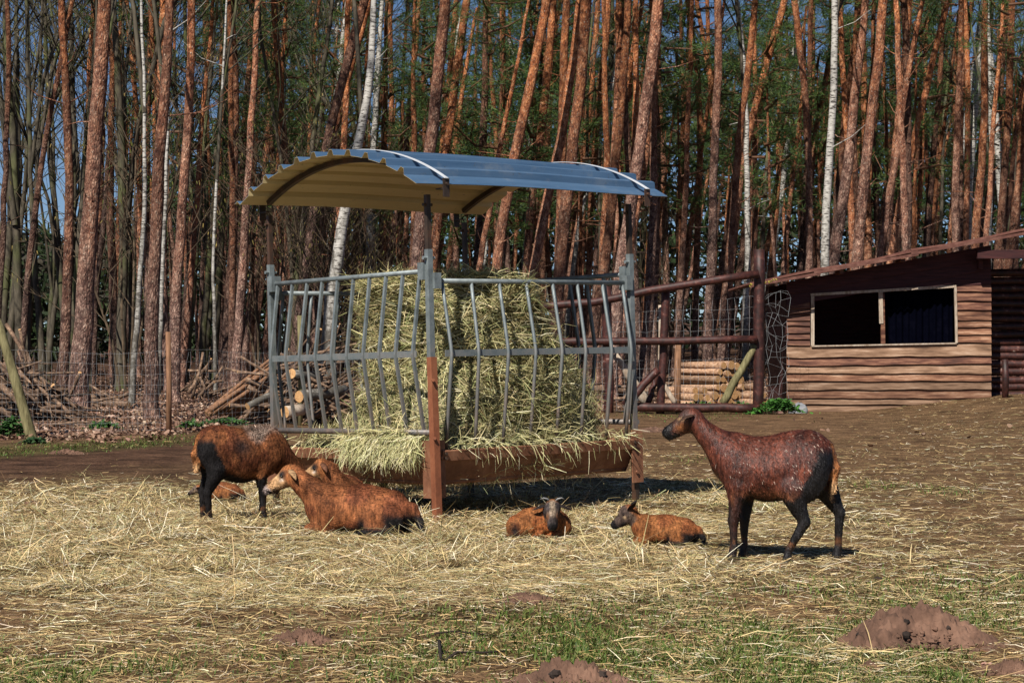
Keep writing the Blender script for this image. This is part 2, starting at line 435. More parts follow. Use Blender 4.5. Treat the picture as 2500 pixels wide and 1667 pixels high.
def build_ground():
    u = np.linspace(-1, 1, 341); xs0 = np.sinh(u * 4.6) / np.sinh(4.6)
    ys = np.concatenate([np.linspace(-60, 3, 14), 3.3 + (np.exp(np.linspace(0, 1, 520) ** 1.15 * 5.35) - 1) * 2.95])
    V = []
    for y in ys:
        w = 320.0
        V.append(np.stack([xs0 * w, np.full_like(xs0, y), np.zeros_like(xs0)], 1))
    V = np.array(V); ny, nx = V.shape[:2]
    V = V.reshape(-1, 3); V[:, 2] = G(V[:, 0], V[:, 1])
    i = np.arange(ny - 1)[:, None] * nx + np.arange(nx - 1)[None]
    Q = np.stack([i, i + 1, i + nx + 1, i + nx], -1).reshape(-1, 4)
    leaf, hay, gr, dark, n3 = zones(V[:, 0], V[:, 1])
    soil = np.array([.165, .108, .064]); soilr = np.array([.20, .122, .072])
    c = soil + (soilr - soil) * n3[:, None]
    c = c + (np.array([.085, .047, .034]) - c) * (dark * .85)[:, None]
    c = c + (np.array([.150, .105, .052]) - c) * (hay * .8)[:, None]
    c = c + (np.array([.050, .064, .017]) - c) * (gr * .85)[:, None]
    c = c + (np.array([.10, .060, .042]) - c) * leaf[:, None]
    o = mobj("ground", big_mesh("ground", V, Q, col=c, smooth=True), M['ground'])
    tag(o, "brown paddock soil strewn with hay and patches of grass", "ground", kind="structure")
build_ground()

STRAWPAL = [(.68, .52, .265), (.54, .40, .195), (.40, .34, .155), (.25, .155, .080), (.84, .76, .56), (.30, .30, .15)]
def scatter(n, pxr, pyr, dens, r):
    """points on the ground, thinning with distance, accepted by a density function"""
    px = r.uniform(*pxr, n); py = r.uniform(*pyr, n)
    y = F * CZ / (py - HOR); x = (px - 1250) * y / F
    keep = r.random(n) < dens(x, y)
    return x[keep], y[keep]
def px_of(x, y): return 1250 + F * x / np.maximum(y, 2)
def py_of(y): return HOR + F * CZ / np.maximum(y, 2)
def straw_litter():
    r = np.random.default_rng(11)
    def dens(x, y):
        leaf, hay, gr, dark, n3 = zones(x, y)
        return np.clip(.02 + 1.0 * hay ** 1.75 + .13 * gr, 0, 1) * (1 - leaf) * (1 - .8 * dark)
    x, y = scatter(400000, (-250, 2750), (985, 1720), dens, r)
    n = len(x); z = G(x, y)
    leaf, hay, gr, dark, n3 = zones(x, y)
    a = r.uniform(0, 2 * np.pi, n)
    # trodden hay further out lies flat; the thick layer is tousled
    thick = bump2(px_of(x, y), py_of(y), 850, 1275, 800, 80)
    calm = 1 - np.max([.8 * bump2(x, y, *ground_at(a_, b_), .42, .30) for a_, b_ in ((870, 1308), (1315, 1316), (1625, 1332), (1320, 1335), (880, 1325), (600, 1275), (1880, 1358))], axis=0)
    clump = calm * sstep(.50, .72, fbm(x * 3.2, y * 2.6, 91, 3)) * np.clip(hay * 1.3 - .25, 0, 1)
    tilt = r.normal(0, .05 + .15 * thick * hay + .30 * clump, n)
    D = np.stack([np.cos(a), np.sin(a), np.tan(np.clip(tilt, -.9, .9))], 1)
    L = np.clip(r.lognormal(math.log(.085), .5, n), .03, .32) * (.8 + .25 * hay)
    Wd = r.uniform(.0016, .0040, n) * (1 + (y - 7) * .045)
    lift = r.random(n) ** 1.3 * (.005 + .03 * hay * (.3 + thick) + .05 * clump) * calm
    Pn = np.stack([x, y, z + lift], 1)
    Pn[:, 2] += np.maximum(0, -D[:, 2] * L * .7)
    c = pick_cols(n, STRAWPAL, [4, 4, 3, 2.4, 2.4, 2.2], r, .3)
    brown = (sstep(.55, .1, hay) * .55)[:, None]
    c = c * (1 - brown) + c * np.array([.95, .74, .58]) * brown
    V, Q, C = blades(Pn, D, np.tile([0, 0, 1.0], (n, 1)) + r.normal(0, .35, (n, 3)), L, Wd, r.normal(0, .07, n), c)
    o = mobj("straw_litter", big_mesh("straw_litter", V, Q, col=C), M['straw'])
    tag(o, "loose pale hay scattered over the paddock around the feeder", "hay", kind="stuff")
    return n
def grass():
    r = np.random.default_rng(12)
    def dens(x, y):
        leaf, hay, gr, dark, n3 = zones(x, y)
        return np.clip(gr * 1.1 * (.35 + n3) * (1 - .35 * hay), 0, 1)
    x, y = scatter(300000, (-350, 2850), (1000, 1720), dens, r)
    n = len(x); z = G(x, y)
    a = r.uniform(0, 2 * np.pi, n)
    D = np.stack([np.cos(a) * .75, np.sin(a) * .75, r.uniform(.35, 1.3, n)], 1)
    L = r.uniform(.014, .042, n) * (1 + (y - 7) * .012)
    Wd = r.uniform(.003, .006, n) * (1 + (y - 7) * .06)
    c = pick_cols(n, [(.080, .130, .022), (.11, .165, .030), (.15, .165, .040), (.055, .095, .018), (.26, .22, .10)], [3, 3, 1.6, 2.4, .7], r)
    V, Q, C = blades(np.stack([x, y, z], 1), D, np.tile([0, 0, 1.0], (n, 1)), L, Wd, r.uniform(.0, .25, n), c)
    o = mobj("grass", big_mesh("grass", V, Q, col=C), M['grass'])
    tag(o, "short cropped grass in the foreground and by the wood edge", "grass", kind="stuff")
def leaf_litter():
    r = np.random.default_rng(13)
    def dens(x, y):
        leaf, hay, gr, dark, n3 = zones(x, y)
        return np.clip(leaf * (.55 + .7 * n3) + .0008, 0, 1) * (y < 95)
    x, y = scatter(165000, (-900, 3100), (925, 1090), dens, r)
    n = len(x)
    D = norm(np.stack([r.normal(0, 1, n), r.normal(0, 1, n), r.normal(0, .35, n)], 1))
    L = r.uniform(.04, .10, n); Wd = L * r.uniform(.4, .75, n)
    c = pick_cols(n, [(.22, .125, .080), (.33, .21, .145), (.14, .072, .045), (.48, .34, .25), (.08, .043, .028)], [3, 2.2, 3, .8, 2.6], r)
    V, Q, C = blades(np.stack([x, y, G(x, y) + r.uniform(.005, .05, n)], 1), D, norm(np.stack([r.normal(0, .5, n), r.normal(-.2, .5, n), np.ones(n)], 1)), L, Wd, r.normal(0, .18, n), c)
    o = mobj("leaf_litter", big_mesh("leaf_litter", V, Q, col=C), M['leaf'])
    tag(o, "brown fallen leaves covering the forest floor", "leaf litter", kind="stuff")
straw_litter(); grass(); leaf_litter()
# ------------------------------------------------------------------ surface nets: implicit shape -> one continuous mesh
def surface_nets(fn, lo, hi, h):
    lo = np.array(lo, float); hi = np.array(hi, float)
    nn = np.ceil((hi - lo) / h).astype(int) + 1
    ax = [lo[i] + h * np.arange(nn[i]) for i in range(3)]
    X, Y, Z = np.meshgrid(*ax, indexing='ij')
    val = fn(np.stack([X, Y, Z], -1).reshape(-1, 3)).reshape(nn)
    s = val < 0
    nx, ny, nz = nn - 1
    acc = np.zeros((nx, ny, nz, 3)); cnt = np.zeros((nx, ny, nz))
    offs = [(i, j, k) for i in (0, 1) for j in (0, 1) for k in (0, 1)]
    def sub(a, o): return a[o[0]:o[0] + nx, o[1]:o[1] + ny, o[2]:o[2] + nz]
    for a in offs:
        for d in range(3):
            if a[d]: continue
            b = list(a); b[d] = 1; b = tuple(b)
            va, vb = sub(val, a), sub(val, b); m = (va < 0) != (vb < 0)
            t = np.where(m, va / (va - vb + 1e-20), 0)
            for q in range(3):
                acc[..., q] += np.where(m, a[q] + (t if q == d else 0), 0)
            cnt += m
    act = cnt > 0
    idx = -np.ones((nx, ny, nz), int); idx[act] = np.arange(act.sum())
    cell = np.stack(np.nonzero(act), 1)
    V = lo + (cell + acc[act] / cnt[act][:, None]) * h
    Qs = []
    for d in range(3):
        e1, e2 = (d + 1) % 3, (d + 2) % 3
        sl0 = [slice(None)] * 3; sl1 = [slice(None)] * 3
        sl0[d] = slice(0, nn[d] - 1); sl1[d] = slice(1, nn[d])
        a, b = s[tuple(sl0)], s[tuple(sl1)]
        I = np.stack(np.nonzero(a != b), 1)
        I = I[(I[:, e1] > 0) & (I[:, e2] > 0) & (I[:, e1] < nn[e1] - 1) & (I[:, e2] < nn[e2] - 1)]
        fl = a[tuple(I.T)]
        def cid(o1, o2):
            J = I.copy(); J[:, e1] -= o1; J[:, e2] -= o2; return idx[tuple(J.T)]
        q = np.stack([cid(1, 1), cid(0, 1), cid(0, 0), cid(1, 0)], 1)
        q[~fl] = q[~fl][:, ::-1]
        Qs.append(q)
    return V, np.concatenate(Qs)
def cap(Pt, a, b, ra, rb):
    a = np.array(a, float); b = np.array(b, float); d = b - a
    t = np.clip(((Pt - a) @ d) / (d @ d + 1e-12), 0, 1)
    return np.linalg.norm(Pt - a - t[:, None] * d, axis=1) - (ra + (rb - ra) * t)
def ell(Pt, c, r):
    q = (Pt - np.array(c, float)) / np.array(r, float)
    k0 = np.linalg.norm(q, axis=1); k1 = np.linalg.norm(q / np.array(r, float), axis=1)
    return k0 * (k0 - 1) / (k1 + 1e-9)
def smin(a, b, k):
    h = np.clip(.5 + .5 * (b - a) / k, 0, 1)
    return b * (1 - h) + a * h - k * h * (1 - h)
def face_sample(V, Q, n, r):
    """random points on a quad mesh with their normals"""
    A, B, C, D = V[Q[:, 0]], V[Q[:, 1]], V[Q[:, 2]], V[Q[:, 3]]
    Nn = np.cross(C - A, D - B); ar = np.linalg.norm(Nn, axis=1)
    k = r.choice(len(Q), n, p=ar / ar.sum())
    u, v = r.random((n, 1)), r.random((n, 1))
    p = (A[k] * (1 - u) + B[k] * u) * (1 - v) + (D[k] * (1 - u) + C[k] * u) * v
    return p, norm(Nn[k]), k

# ------------------------------------------------------------------ hay feeder with a blue barrel roof
FR = np.array([.76032, .64933, .01678]); FL = np.array([-.64906, .76050, -.01906]); FU = np.cross(FR, FL); FU /= np.linalg.norm(FU)
FL = np.cross(FU, FR)
FO = np.array([-.5345, 13.8, 0.0]); LR, LL = 1.94, 1.976
FM = Matrix([[FR[0], FL[0], FU[0], FO[0]], [FR[1], FL[1], FU[1], FO[1]], [FR[2], FL[2], FU[2], FO[2]], [0, 0, 0, 1]])
def fw(p): return FO + FR * p[0] + FL * p[1] + FU * p[2]
def fpts(Pn): return FO + Pn[:, :1] * FR + Pn[:, 1:2] * FL + Pn[:, 2:3] * FU
zL, zR, zM, zB, zT, zb = 1.739, 1.671, 1.164, .616, .491, .243
def build_feeder():
    fd = thing("hay_feeder", "galvanised steel hay feeder with barred sides, rusty trough and curved blue roof", "hay feeder")
    fd.matrix_world = FM
    corners = [(0, 0), (LR, 0), (0, LL), (LR, LL)]
    ctr = np.array([LR / 2, LL / 2])
    for k, (a, b) in enumerate(corners):
        m = MB(); m.box((a, b, 1.07), (.042, .042, 1.64)); m.obj("post", M['galv'], fd)
        m = MB(); m.box((a, b, 2.07), (.034, .034, .40))
        m.tube([(a - .04, b, 2.2), (a + .04, b, 2.2)], .012, 6); m.obj("roof_post", M['darksteel'], fd)
        m = MB(); m.box((a, b, .08), (.04, .04, .40)); m.obj("leg", M['darksteel'], fd)
        # clamps that hold the side panels
        m = MB()
        sx = 1 if a == 0 else -1; sy = 1 if b == 0 else -1
        m.box((a + sx * .045, b, zR), (.06, .085, .11)); m.box((a, b + sy * .045, zL), (.085, .06, .12))
        m.tube([(a - .05, b, 1.83), (a + .05, b, 1.83)], .014, 6)
        m.obj("clamp", M['galv'], fd)
        # rusty angle plates at the trough corners
        m = MB()
        m.box((a + sx * .012, b - sy * .040, .36), (.11, .012, .40)); m.box((a - sx * .040, b + sy * .012, .36), (.012, .11, .40))
        for zz in (.24, .44):
            m.tube([(a + sx * .03, b - sy * .04, zz), (a + sx * .03, b - sy * .062, zz)], .013, 6)
        m.obj("corner_plate", M['rust'], fd)
    # the four sides: (start corner, direction, outward, top rail height, number of bars, material of bars, square?)
    sides = [((0, 0), (0, 1), (-1, 0), zL, LL, 10, True), ((0, 0), (1, 0), (0, -1), zR, LR, 8, False),
             ((LR, 0), (0, 1), (1, 0), zL, LL, 10, True), ((0, LL), (1, 0), (0, 1), zR, LR, 8, False)]
    fr8 = [.058, .194, .327, .459, .59, .717, .848, .955]
    for (c0, d, out, zt, Ls, nb, sq) in sides:
        c0 = np.array([*c0, 0.]); d = np.array([*d, 0.]); ou = np.array([*out, 0.])
        m = MB(); m.tube([c0 + d * .06 + [0, 0, zt], c0 + d * (Ls - .06) + [0, 0, zt]], .0185, 10); m.obj("top_rail", M['galv'], fd, True)
        b0 = c0 + ou * .085
        m = MB(); m.box(c0 + d * Ls / 2 + ou * .075 + [0, 0, zM], np.abs(d) * (Ls * .93) + np.abs(ou) * .008 + np.array([0, 0, .046])); m.obj("mid_rail", M['galv'], fd)
        if sq:
            m = MB(); m.tube([c0 + d * -.02 + [0, 0, zB] + ou * .02, c0 + d * (Ls + .02) + [0, 0, zB] + ou * .02], .022, 10); m.obj("bottom_rail", M['galv'], fd, True)
        for i in range(nb):
            t = (i + .5) / nb * Ls if sq else fr8[i] * Ls
            e = rng.normal(0, .008)
            zlow = zB if sq else .50
            bow = .085 if sq else .095
            pts = []
            for zz in np.concatenate([np.linspace(zt, zM + .05, 4), [zM, zM - .05], np.linspace(zM - .12, zlow, 4)]):
                q = (zt - zz) / (zt - zM) if zz > zM else (zz - zlow) / (zM - zlow)
                pts.append(c0 + d * (t + e * q) + ou * bow * np.clip(q, 0, .97) + [0, 0, zz])
            m = MB(); m.tube(pts, .0148 if sq else .0128, 4 if sq else 8); m.obj("bar", M['galv'], fd, not sq)
        # trough panel, leaning in towards its foot, with a folded lip
        m = MB()
        n = 14; Vs = []
        prof = [(.060, zT), (.066, zT - .008), (.052, zT - .075), (.030, zT - .08), (-.03, zb + .06), (-.07, zb), (-.09, zb + .004), (-.05, zb + .06), (.015, zT - .085), (.045, zT)]
        for j in range(n + 1):
            t = .035 + (Ls - .07) * j / n
            w = rng.normal(0, .0025)
            for (o_, z_) in prof: Vs.append(c0 + d * t + ou * (o_ + w) + [0, 0, z_])
        k = len(prof)
        m.add(Vs, [(j * k + q, (j + 1) * k + q, (j + 1) * k + (q + 1) % k, j * k + (q + 1) % k) for j in range(n) for q in range(k)])
        o = m.obj("trough_panel", M['rust'], fd)
        for q in (.06, Ls - .06):
            for zz in (zT - .025, zT - .058):
                m = MB(); m.tube([c0 + d * q + ou * .050 + [0, 0, zz], c0 + d * q + ou * .075 + [0, 0, zz]], .011, 8)
                m.obj("bolt", M['darksteel'], fd)
    m = MB(); m.box((LR / 2, LL / 2, zb + .02), (LR - .1, LL - .1, .012)); m.obj("trough_floor", M['rust'], fd)
    # rusty stake bolted to the near corner
    m = MB(); pts = [(-.042, -.060, 1.14), (-.047, -.078, .5), (-.05, -.09, -.05)]
    m.tube(pts, .036, 4)
    for zz in (.98, .58): m.tube([(-.06, -.09, zz), (-.08, -.12, zz)], .012, 6)
    m.obj("corner_stake", M['rustred'], fd)
    # ---- roof: ribbed sheets bent to an arc
    x0, x1, b0, b1, ze, zr = -.214, 2.207, -.159, 2.107, 2.332, 2.625
    ch = (b1 - b0) / 2; sg = zr - ze; Rr = (ch * ch + sg * sg) / (2 * sg); th = math.asin(ch / Rr); bc = (b0 + b1) / 2; zc = zr - Rr
    NR = 11
    prof = []
    for i in range(NR):
        for (u, hgt) in ((0.0, 0), (.40, 0.0), (.62, 0), (.72, .042), (.88, .042), (1.0, 0)):
            if u == 0 and i > 0: continue
            prof.append(((i + u) / NR, hgt))
    prof = [(min(1, max(0, t + .10 / NR)), hh) for t, hh in prof if t + .10 / NR <= 1.0] 
    if prof[0][0] > 0: prof = [(0, .0)] + prof
    if prof[-1][0] < 1: prof = prof + [(1, prof[-1][1])]
    def arc(t, h):      # t=0 near eave, t=1 far eave
        a = -th + 2 * th * t
        return (bc + (Rr + h) * math.sin(a), zc + (Rr + h) * math.cos(a))
    def sheet(off, name, mt, thick):
        nxs = 18; m = MB(); Vs = []
        pr = [arc(t, h + off) for t, h in prof] + [arc(t, h + off - thick) for t, h in prof][::-1]
        k = len(pr)
        for j in range(nxs + 1):
            xx = x0 + (x1 - x0) * j / nxs
            for (b_, z_) in pr: Vs.append((xx, b_, z_ + .008 * math.sin(xx * 2.3)))
        m.add(Vs, [(j * k + q, j * k + (q + 1) % k, (j + 1) * k + (q + 1) % k, (j + 1) * k + q) for j in range(nxs) for q in range(k)])
        m.add([Vs[q] for q in range(k)], [(q, q + 1, k - 2 - q, k - 1 - q)[::-1] for q in range(k // 2 - 1)])
        m.add([Vs[-k + q] for q in range(k)], [(q, q + 1, k - 2 - q, k - 1 - q) for q in range(k // 2 - 1)])
        return m.obj(name, mt, fd)
    rs = sheet(.0, "roof_sheet", M['blue'], .0025)
    # painted beige beneath: a lining skin 1 mm under the sheet
    ls = sheet(-.0035, "roof_lining", M['beige'], .0012)
    for xx in (0, LR):
        m = MB(); pts = [(xx, *arc(t, -.03)) for t in np.linspace(.055, .945, 26)]
        m.tube(pts, .026, 4); m.obj("roof_hoop", M['darksteel'], fd)
        m = MB(); pts = [(xx + .03, *arc(t, .048)) for t in np.linspace(-.002, 1.002, 30)]
        V = []
        for p in pts: V += [(p[0] - .017, p[1], p[2]), (p[0] + .017, p[1], p[2]), (p[0] + .017, p[1], p[2] - .004), (p[0] - .017, p[1], p[2] - .004)]
        m.add(V, [(4 * i + q, 4 * i + (q + 1) % 4, 4 * i + 4 + (q + 1) % 4, 4 * i + 4 + q) for i in range(len(pts) - 1) for q in range(4)])
        m.obj("roof_strap", M['strap'], fd)
        for tt, s in ((0, -1), (1, 1)):
            b_, z_ = arc(tt, 0)
            m = MB(); m.box((xx + .035, b_ + s * .012, z_ - .025), (.055, .008, .13)); m.box((xx + .035, b_ - s * .03, z_ - .03), (.05, .09, .008))
            m.tube([(xx + .035, b_ + s * .01, z_ - .0), (xx + .035, b_ + s * .035, z_ - .0)], .012, 6)
            m.obj("strap_bracket", M['darksteel'], fd)
    return fd
build_feeder()

# ------------------------------------------------------------------ hay in the feeder
def hay_blades(V, Q, n, r, mode, Lr=(.08, .26), wr=(.003, .0062)):
    p, N, k = face_sample(V, Q, n, r)
    if mode == 'loose':
        q = (p - FO) @ np.stack([FR, FL, FU], 1); ok = ~((q[:, 0] < .10) & (q[:, 1] > .98) & (q[:, 2] < .52)) & ~((q[:, 1] < .12) & (q[:, 2] < .5))
        p, N = p[ok], N[ok]; n = len(p)
    D = r.normal(0, 1, (n, 3))
    if mode == 'bale': D[:, 2] *= .5; D = D + fpts(np.zeros((1, 3))) * 0
    if mode == 'drape': D = D * .55 + np.array([-.25, 0, -1.0]) * r.random((n, 1)) * 1.4
    D = D - (D * N).sum(1, keepdims=True) * N * r.uniform(.55, 1.0, (n, 1))
    D = norm(D) + N * r.normal(.02, .10, (n, 1)) * np.where(N[:, 2:] > .7, .4, 1)
    L = r.uniform(*Lr, n)
    c = pick_cols(n, [(.58, .50, .26), (.46, .42, .20), (.32, .32, .14), (.26, .20, .09), (.72, .66, .43), (.19, .21, .08)], [4, 4, 3.4, 2, 1.6, 2.4], r, .35)
    return blades(p + N * r.uniform(-.012, .012, (n, 1)), D, N + r.normal(0, .5, (n, 3)), L, r.uniform(*wr, n), r.normal(.04, .09, n), c)
k = NT('hay mass', .9, .1)
nz = k.noise(k.coord((1, 1, 2.2)), 16, 5, .7)
k.base(k.ramp(nz, [(.3, (.05, .042, .018)), (.55, (.17, .145, .062)), (.8, (.34, .30, .15))])); k.bump(nz, 1.0, .05); M['hay'] = k.m
def fn_noise(Pt, s, seed): return (fbm(Pt[:, 0] * s + Pt[:, 2] * s * .73, Pt[:, 1] * s - Pt[:, 2] * s * .61, seed, 3) - .5)
def bale_fn(Pt):
    c = Pt - np.array([.95, .80, 0])
    d = np.linalg.norm(c[:, :2], axis=1) - .735 - .17 * fn_noise(Pt, 2.6, 5) - .025 * np.sin(Pt[:, 2] * 26 + 5 * fn_noise(Pt, 2, 8))
    d = np.maximum(d, np.abs(Pt[:, 2] - 1.03) - .70 - .06 * fn_noise(Pt, 4, 6)) 
    # eaten away on the right-hand shoulder
    cut = (Pt[:, 0] - 1.50) * .80 - (Pt[:, 1] - .8) * .35 + (Pt[:, 2] - 1.35) * .45
    return np.maximum(d, cut - .06 * fn_noise(Pt, 5, 7))
def loose_fn(Pt):
    d = ell(Pt, (1.0, .95, .42), (.92, .90, .62))
    d = smin(d, ell(Pt, (.55, .45, .55), (.48, .42, .62)), .15)
    d = smin(d, ell(Pt, (1.15, .42, .55), (.66, .34, .66)), .15)
    d = smin(d, ell(Pt, (1.50, .85, .62), (.42, .60, .66)), .15)
    d = smin(d, ell(Pt, (.35, 1.25, .36), (.35, .65, .30)), .12)
    d = smin(d, ell(Pt, (1.48, .58, .56), (.36, .44, .50)), .12)
    d = smin(d, ell(Pt, (.0, .52, .54), (.12, .48, .10)), .06)
    d = d - .16 * fn_noise(Pt, 4.5, 12) - .05 * fn_noise(Pt, 14, 13)
    box = np.max(np.stack([-Pt[:, 0] - .13 + .22 * sstep(.85, 1.1, Pt[:, 1]), Pt[:, 0] - LR + .06, -Pt[:, 1] + .09, Pt[:, 1] - LL, .27 + .20 * sstep(.05, -.05, Pt[:, 0]) - Pt[:, 2]]), 0)
    return np.maximum(d, box)
def build_hay():
    r = np.random.default_rng(21)
    V, Q = surface_nets(bale_fn, (-.1, -.1, .2), (1.9, 1.9, 2.0), .045)
    t = thing("hay_bale", "big round hay bale standing upright inside the feeder", "hay bale")
    base = fw((.83, .9, .28)); t.location = base
    Vw = fpts(V) - base
    mobj("bale_core", big_mesh("bale_core", Vw, Q, smooth=True), M['hay'], t)
    bv, bq, bc_ = hay_blades(Vw, Q, 30000, r, 'bale')
    o = mobj("bale_straw", big_mesh("bale_straw", bv, bq, col=bc_), M['straw'], t); o["kind"] = "stuff"
    V, Q = surface_nets(loose_fn, (-.3, -.2, .2), (2.1, 2.1, 1.45), .045)
    Vw = fpts(V)
    outs = [hay_blades(Vw, Q, 38000, r, 'loose', (.05, .21))]
    # hay pulled out between the bars and hanging over the trough lip
    def fringe(n, a0, a1, side, zlo, zhi, lean):
        t_ = r.uniform(a0, a1, n)
        z_ = r.uniform(zlo, zhi, n)
        if side == 'L': p = np.stack([r.uniform(-.14, -.02, n), t_, z_], 1); od = np.array([-1, 0, 0])
        else: p = np.stack([t_, r.uniform(-.10, -.01, n), z_], 1); od = np.array([0, -1, 0])
        D = r.normal(0, .42, (n, 3)) + np.array([0, 0, -lean]) + od * r.uniform(0, .7, (n, 1))
        p = fpts(p); D = D[:, :1] * FR + D[:, 1:2] * FL + D[:, 2:] * FU
        o2 = od[0] * FR + od[1] * FL
        c = pick_cols(n, [(.60, .54, .29), (.50, .47, .23), (.42, .43, .20), (.72, .67, .45)], [4, 4, 3, 2], r)
        return blades(p, D, o2 + r.normal(0, .4, (n, 3)), r.uniform(.06, .19, n), r.uniform(.003, .006, n), r.normal(.1, .1, n), c)
    outs.append(fringe(1500, .05, .95, 'L', .46, .60, .8))
    outs.append(fringe(90, .75, 1.75, 'L', .48, .58, .3))
    outs.append(fringe(260, .1, 1.9, 'R', .50, .58, .1))
    outs.append(fringe(60, .3, 1.9, 'R', .42, .52, 1.2))
    bv = [V_ for V_, _, _ in outs]; off = np.cumsum([0] + [len(v) for v in bv])
    Vall = np.concatenate([Vw] + bv); n0 = len(Vw)
    Qall = np.concatenate([Q] + [q + n0 + off[i] for i, (_, q, _) in enumerate(outs)])
    Call = np.concatenate([np.tile([.10, .085, .038], (n0, 1))] + [c for _, _, c in outs])
    o = mobj("loose_hay", big_mesh("loose_hay", Vall, Qall, col=Call), M['straw'])
    tag(o, "loose hay heaped in the trough and spilling between the bars", "hay", kind="stuff")
build_hay()

# ------------------------------------------------------------------ timber shed
SY = 42.0
def board(m, xl, xr, ztl, ztr, zbl, zbr, yb, th=.028, wavy=.0, n=18, seed=0, mi=0):
    """one lapped board seen from the front: top edge / bottom edge heights at its two ends; the foot stands proud"""
    V = []
    r = np.random.default_rng(seed)
    k1, k2, ph = r.uniform(2, 5), r.uniform(7, 12), r.uniform(0, 6)
    for i in range(n + 1):
        t = i / n; x = xl + (xr - xl) * t
        zt = ztl + (ztr - ztl) * t; zb_ = zbl + (zbr - zbl) * t + wavy * (math.sin(k1 * x + ph) * .6 + math.sin(k2 * x) * .4)
        V += [(x, yb - th * .45, zt), (x, yb - th * 1.5, zb_ + .008), (x, yb - th * 1.35, zb_), (x, yb, zb_), (x, yb, zt)]
    Fs = [(5 * i + q, 5 * i + 5 + q, 5 * i + 5 + (q + 1) % 5, 5 * i + (q + 1) % 5) for i in range(n) for q in range(5)]
    Fs += [(4, 3, 2, 1, 0), tuple(5 * n + q for q in range(5))]
    m.add(V, Fs, mi)
def X(px, Y=SY): return px2x(px, Y)
def Z(py, Y=SY): return py2z(py, Y)
def build_shed():
    sh = thing("shed", "brown timber shed with lapped boards, open window and sloping roof", "shed", (X(2168), SY, g(X(2168), SY)))
    L0 = Vector(sh.location)
    def put(m, name, mats, smooth=False):
        o = m.obj(name, mats, sh, smooth); o.location = -L0; return o
    low = [(845, 837), (874, 869), (894, 888), (912, 912), (931, 930), (952, 951), (972, 973), (987, 988), (1012, 1012)]
    for i in range(8):
        m = MB(); board(m, X(1920), X(2419), Z(low[i][0]), Z(low[i][1]), Z(low[i + 1][0]), Z(low[i + 1][1]), SY, .045, .012, 26, 100 + i)
        put(m, "plank", [M['plankgrey'], M['plankred'], M['plankgrey'], M['plank'], M['plankgrey'], M['plank'], M['plankgrey'], M['plankgrey']][i])
    lf = [736, 753, 768, 783, 796, 814, 829, 844]
    for i in range(7):
        m = MB(); board(m, X(1920), X(1977), Z(lf[i]), Z(lf[i]), Z(lf[i + 1]), Z(lf[i + 1]), SY, .042, .008, 6, 200 + i); put(m, "plank", M['plankred'])
    rt = [694, 712, 736, 757, 782, 800, 817, 836.5]
    for i in range(7):
        m = MB(); board(m, X(2333), X(2419), Z(rt[i]), Z(rt[i]), Z(rt[i + 1]), Z(rt[i + 1]), SY, .042, .012, 8, 300 + i)
        put(m, "plank", M['plank'] if i > 2 else M['plankred'])
    # boards above the window follow the roof
    def roofy(px): return 694 + (px - 1825) * (572 - 694) / 675.0
    def wintop(px): return 721 + (px - 1977) * (699 - 721) / 356.0
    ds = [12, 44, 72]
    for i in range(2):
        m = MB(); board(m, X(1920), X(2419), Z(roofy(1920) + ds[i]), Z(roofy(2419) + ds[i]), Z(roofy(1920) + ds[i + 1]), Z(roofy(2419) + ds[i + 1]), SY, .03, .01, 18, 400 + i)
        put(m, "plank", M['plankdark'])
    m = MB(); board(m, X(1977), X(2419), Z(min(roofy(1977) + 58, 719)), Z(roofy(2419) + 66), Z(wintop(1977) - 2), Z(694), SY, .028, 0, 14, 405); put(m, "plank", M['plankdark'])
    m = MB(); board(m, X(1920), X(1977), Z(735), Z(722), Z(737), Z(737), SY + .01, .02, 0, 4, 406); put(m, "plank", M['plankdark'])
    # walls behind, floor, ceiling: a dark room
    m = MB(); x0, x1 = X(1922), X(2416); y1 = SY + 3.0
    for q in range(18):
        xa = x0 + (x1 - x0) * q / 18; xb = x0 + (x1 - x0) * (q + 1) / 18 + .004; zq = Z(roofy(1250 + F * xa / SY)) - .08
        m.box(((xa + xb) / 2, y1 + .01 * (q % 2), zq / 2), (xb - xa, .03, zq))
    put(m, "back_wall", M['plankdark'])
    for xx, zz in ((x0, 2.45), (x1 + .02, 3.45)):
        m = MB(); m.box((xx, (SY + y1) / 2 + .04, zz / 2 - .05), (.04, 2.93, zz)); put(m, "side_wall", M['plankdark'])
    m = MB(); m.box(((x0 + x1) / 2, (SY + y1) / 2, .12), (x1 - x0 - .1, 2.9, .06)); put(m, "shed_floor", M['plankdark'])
    # window
    wd = bpy.data.objects.new("window", None); link(wd, sh); wd.location = -L0
    def strip(a, b, w, mt, name, dy=-.045, th=.05):
        A = np.array([X(a[0]), SY + dy, Z(a[1])]); B = np.array([X(b[0]), SY + dy, Z(b[1])])
        m = MB(); m.box((A + B) / 2, (np.linalg.norm(B - A), th, w), rot_to(B - A, (0, 1, 0)) @ np.array([[1, 0, 0], [0, 0, 1], [0, 1, 0]])); m.obj(name, mt, wd)
    strip((1978, 720), (2333, 699), .055, M['palewood'], "top_rail")
    strip((1983, 724), (1983, 843), .07, M['palewood'], "jamb"); strip((2331, 702), (2334, 837), .05, M['palewood'], "jamb")
    strip((2153, 714), (2155, 839), .085, M['plankred'], "mullion", -.03, .07)
    strip((2148, 712), (2150, 790), .085, M['palewood'], "mullion_strip", -.072, .03)
    strip((1980, 845), (2333, 838), .03, M['palewood'], "sill", -.05, .07)
    m = MB()
    for i in range(34):
        pass
    V = []; nn = 60
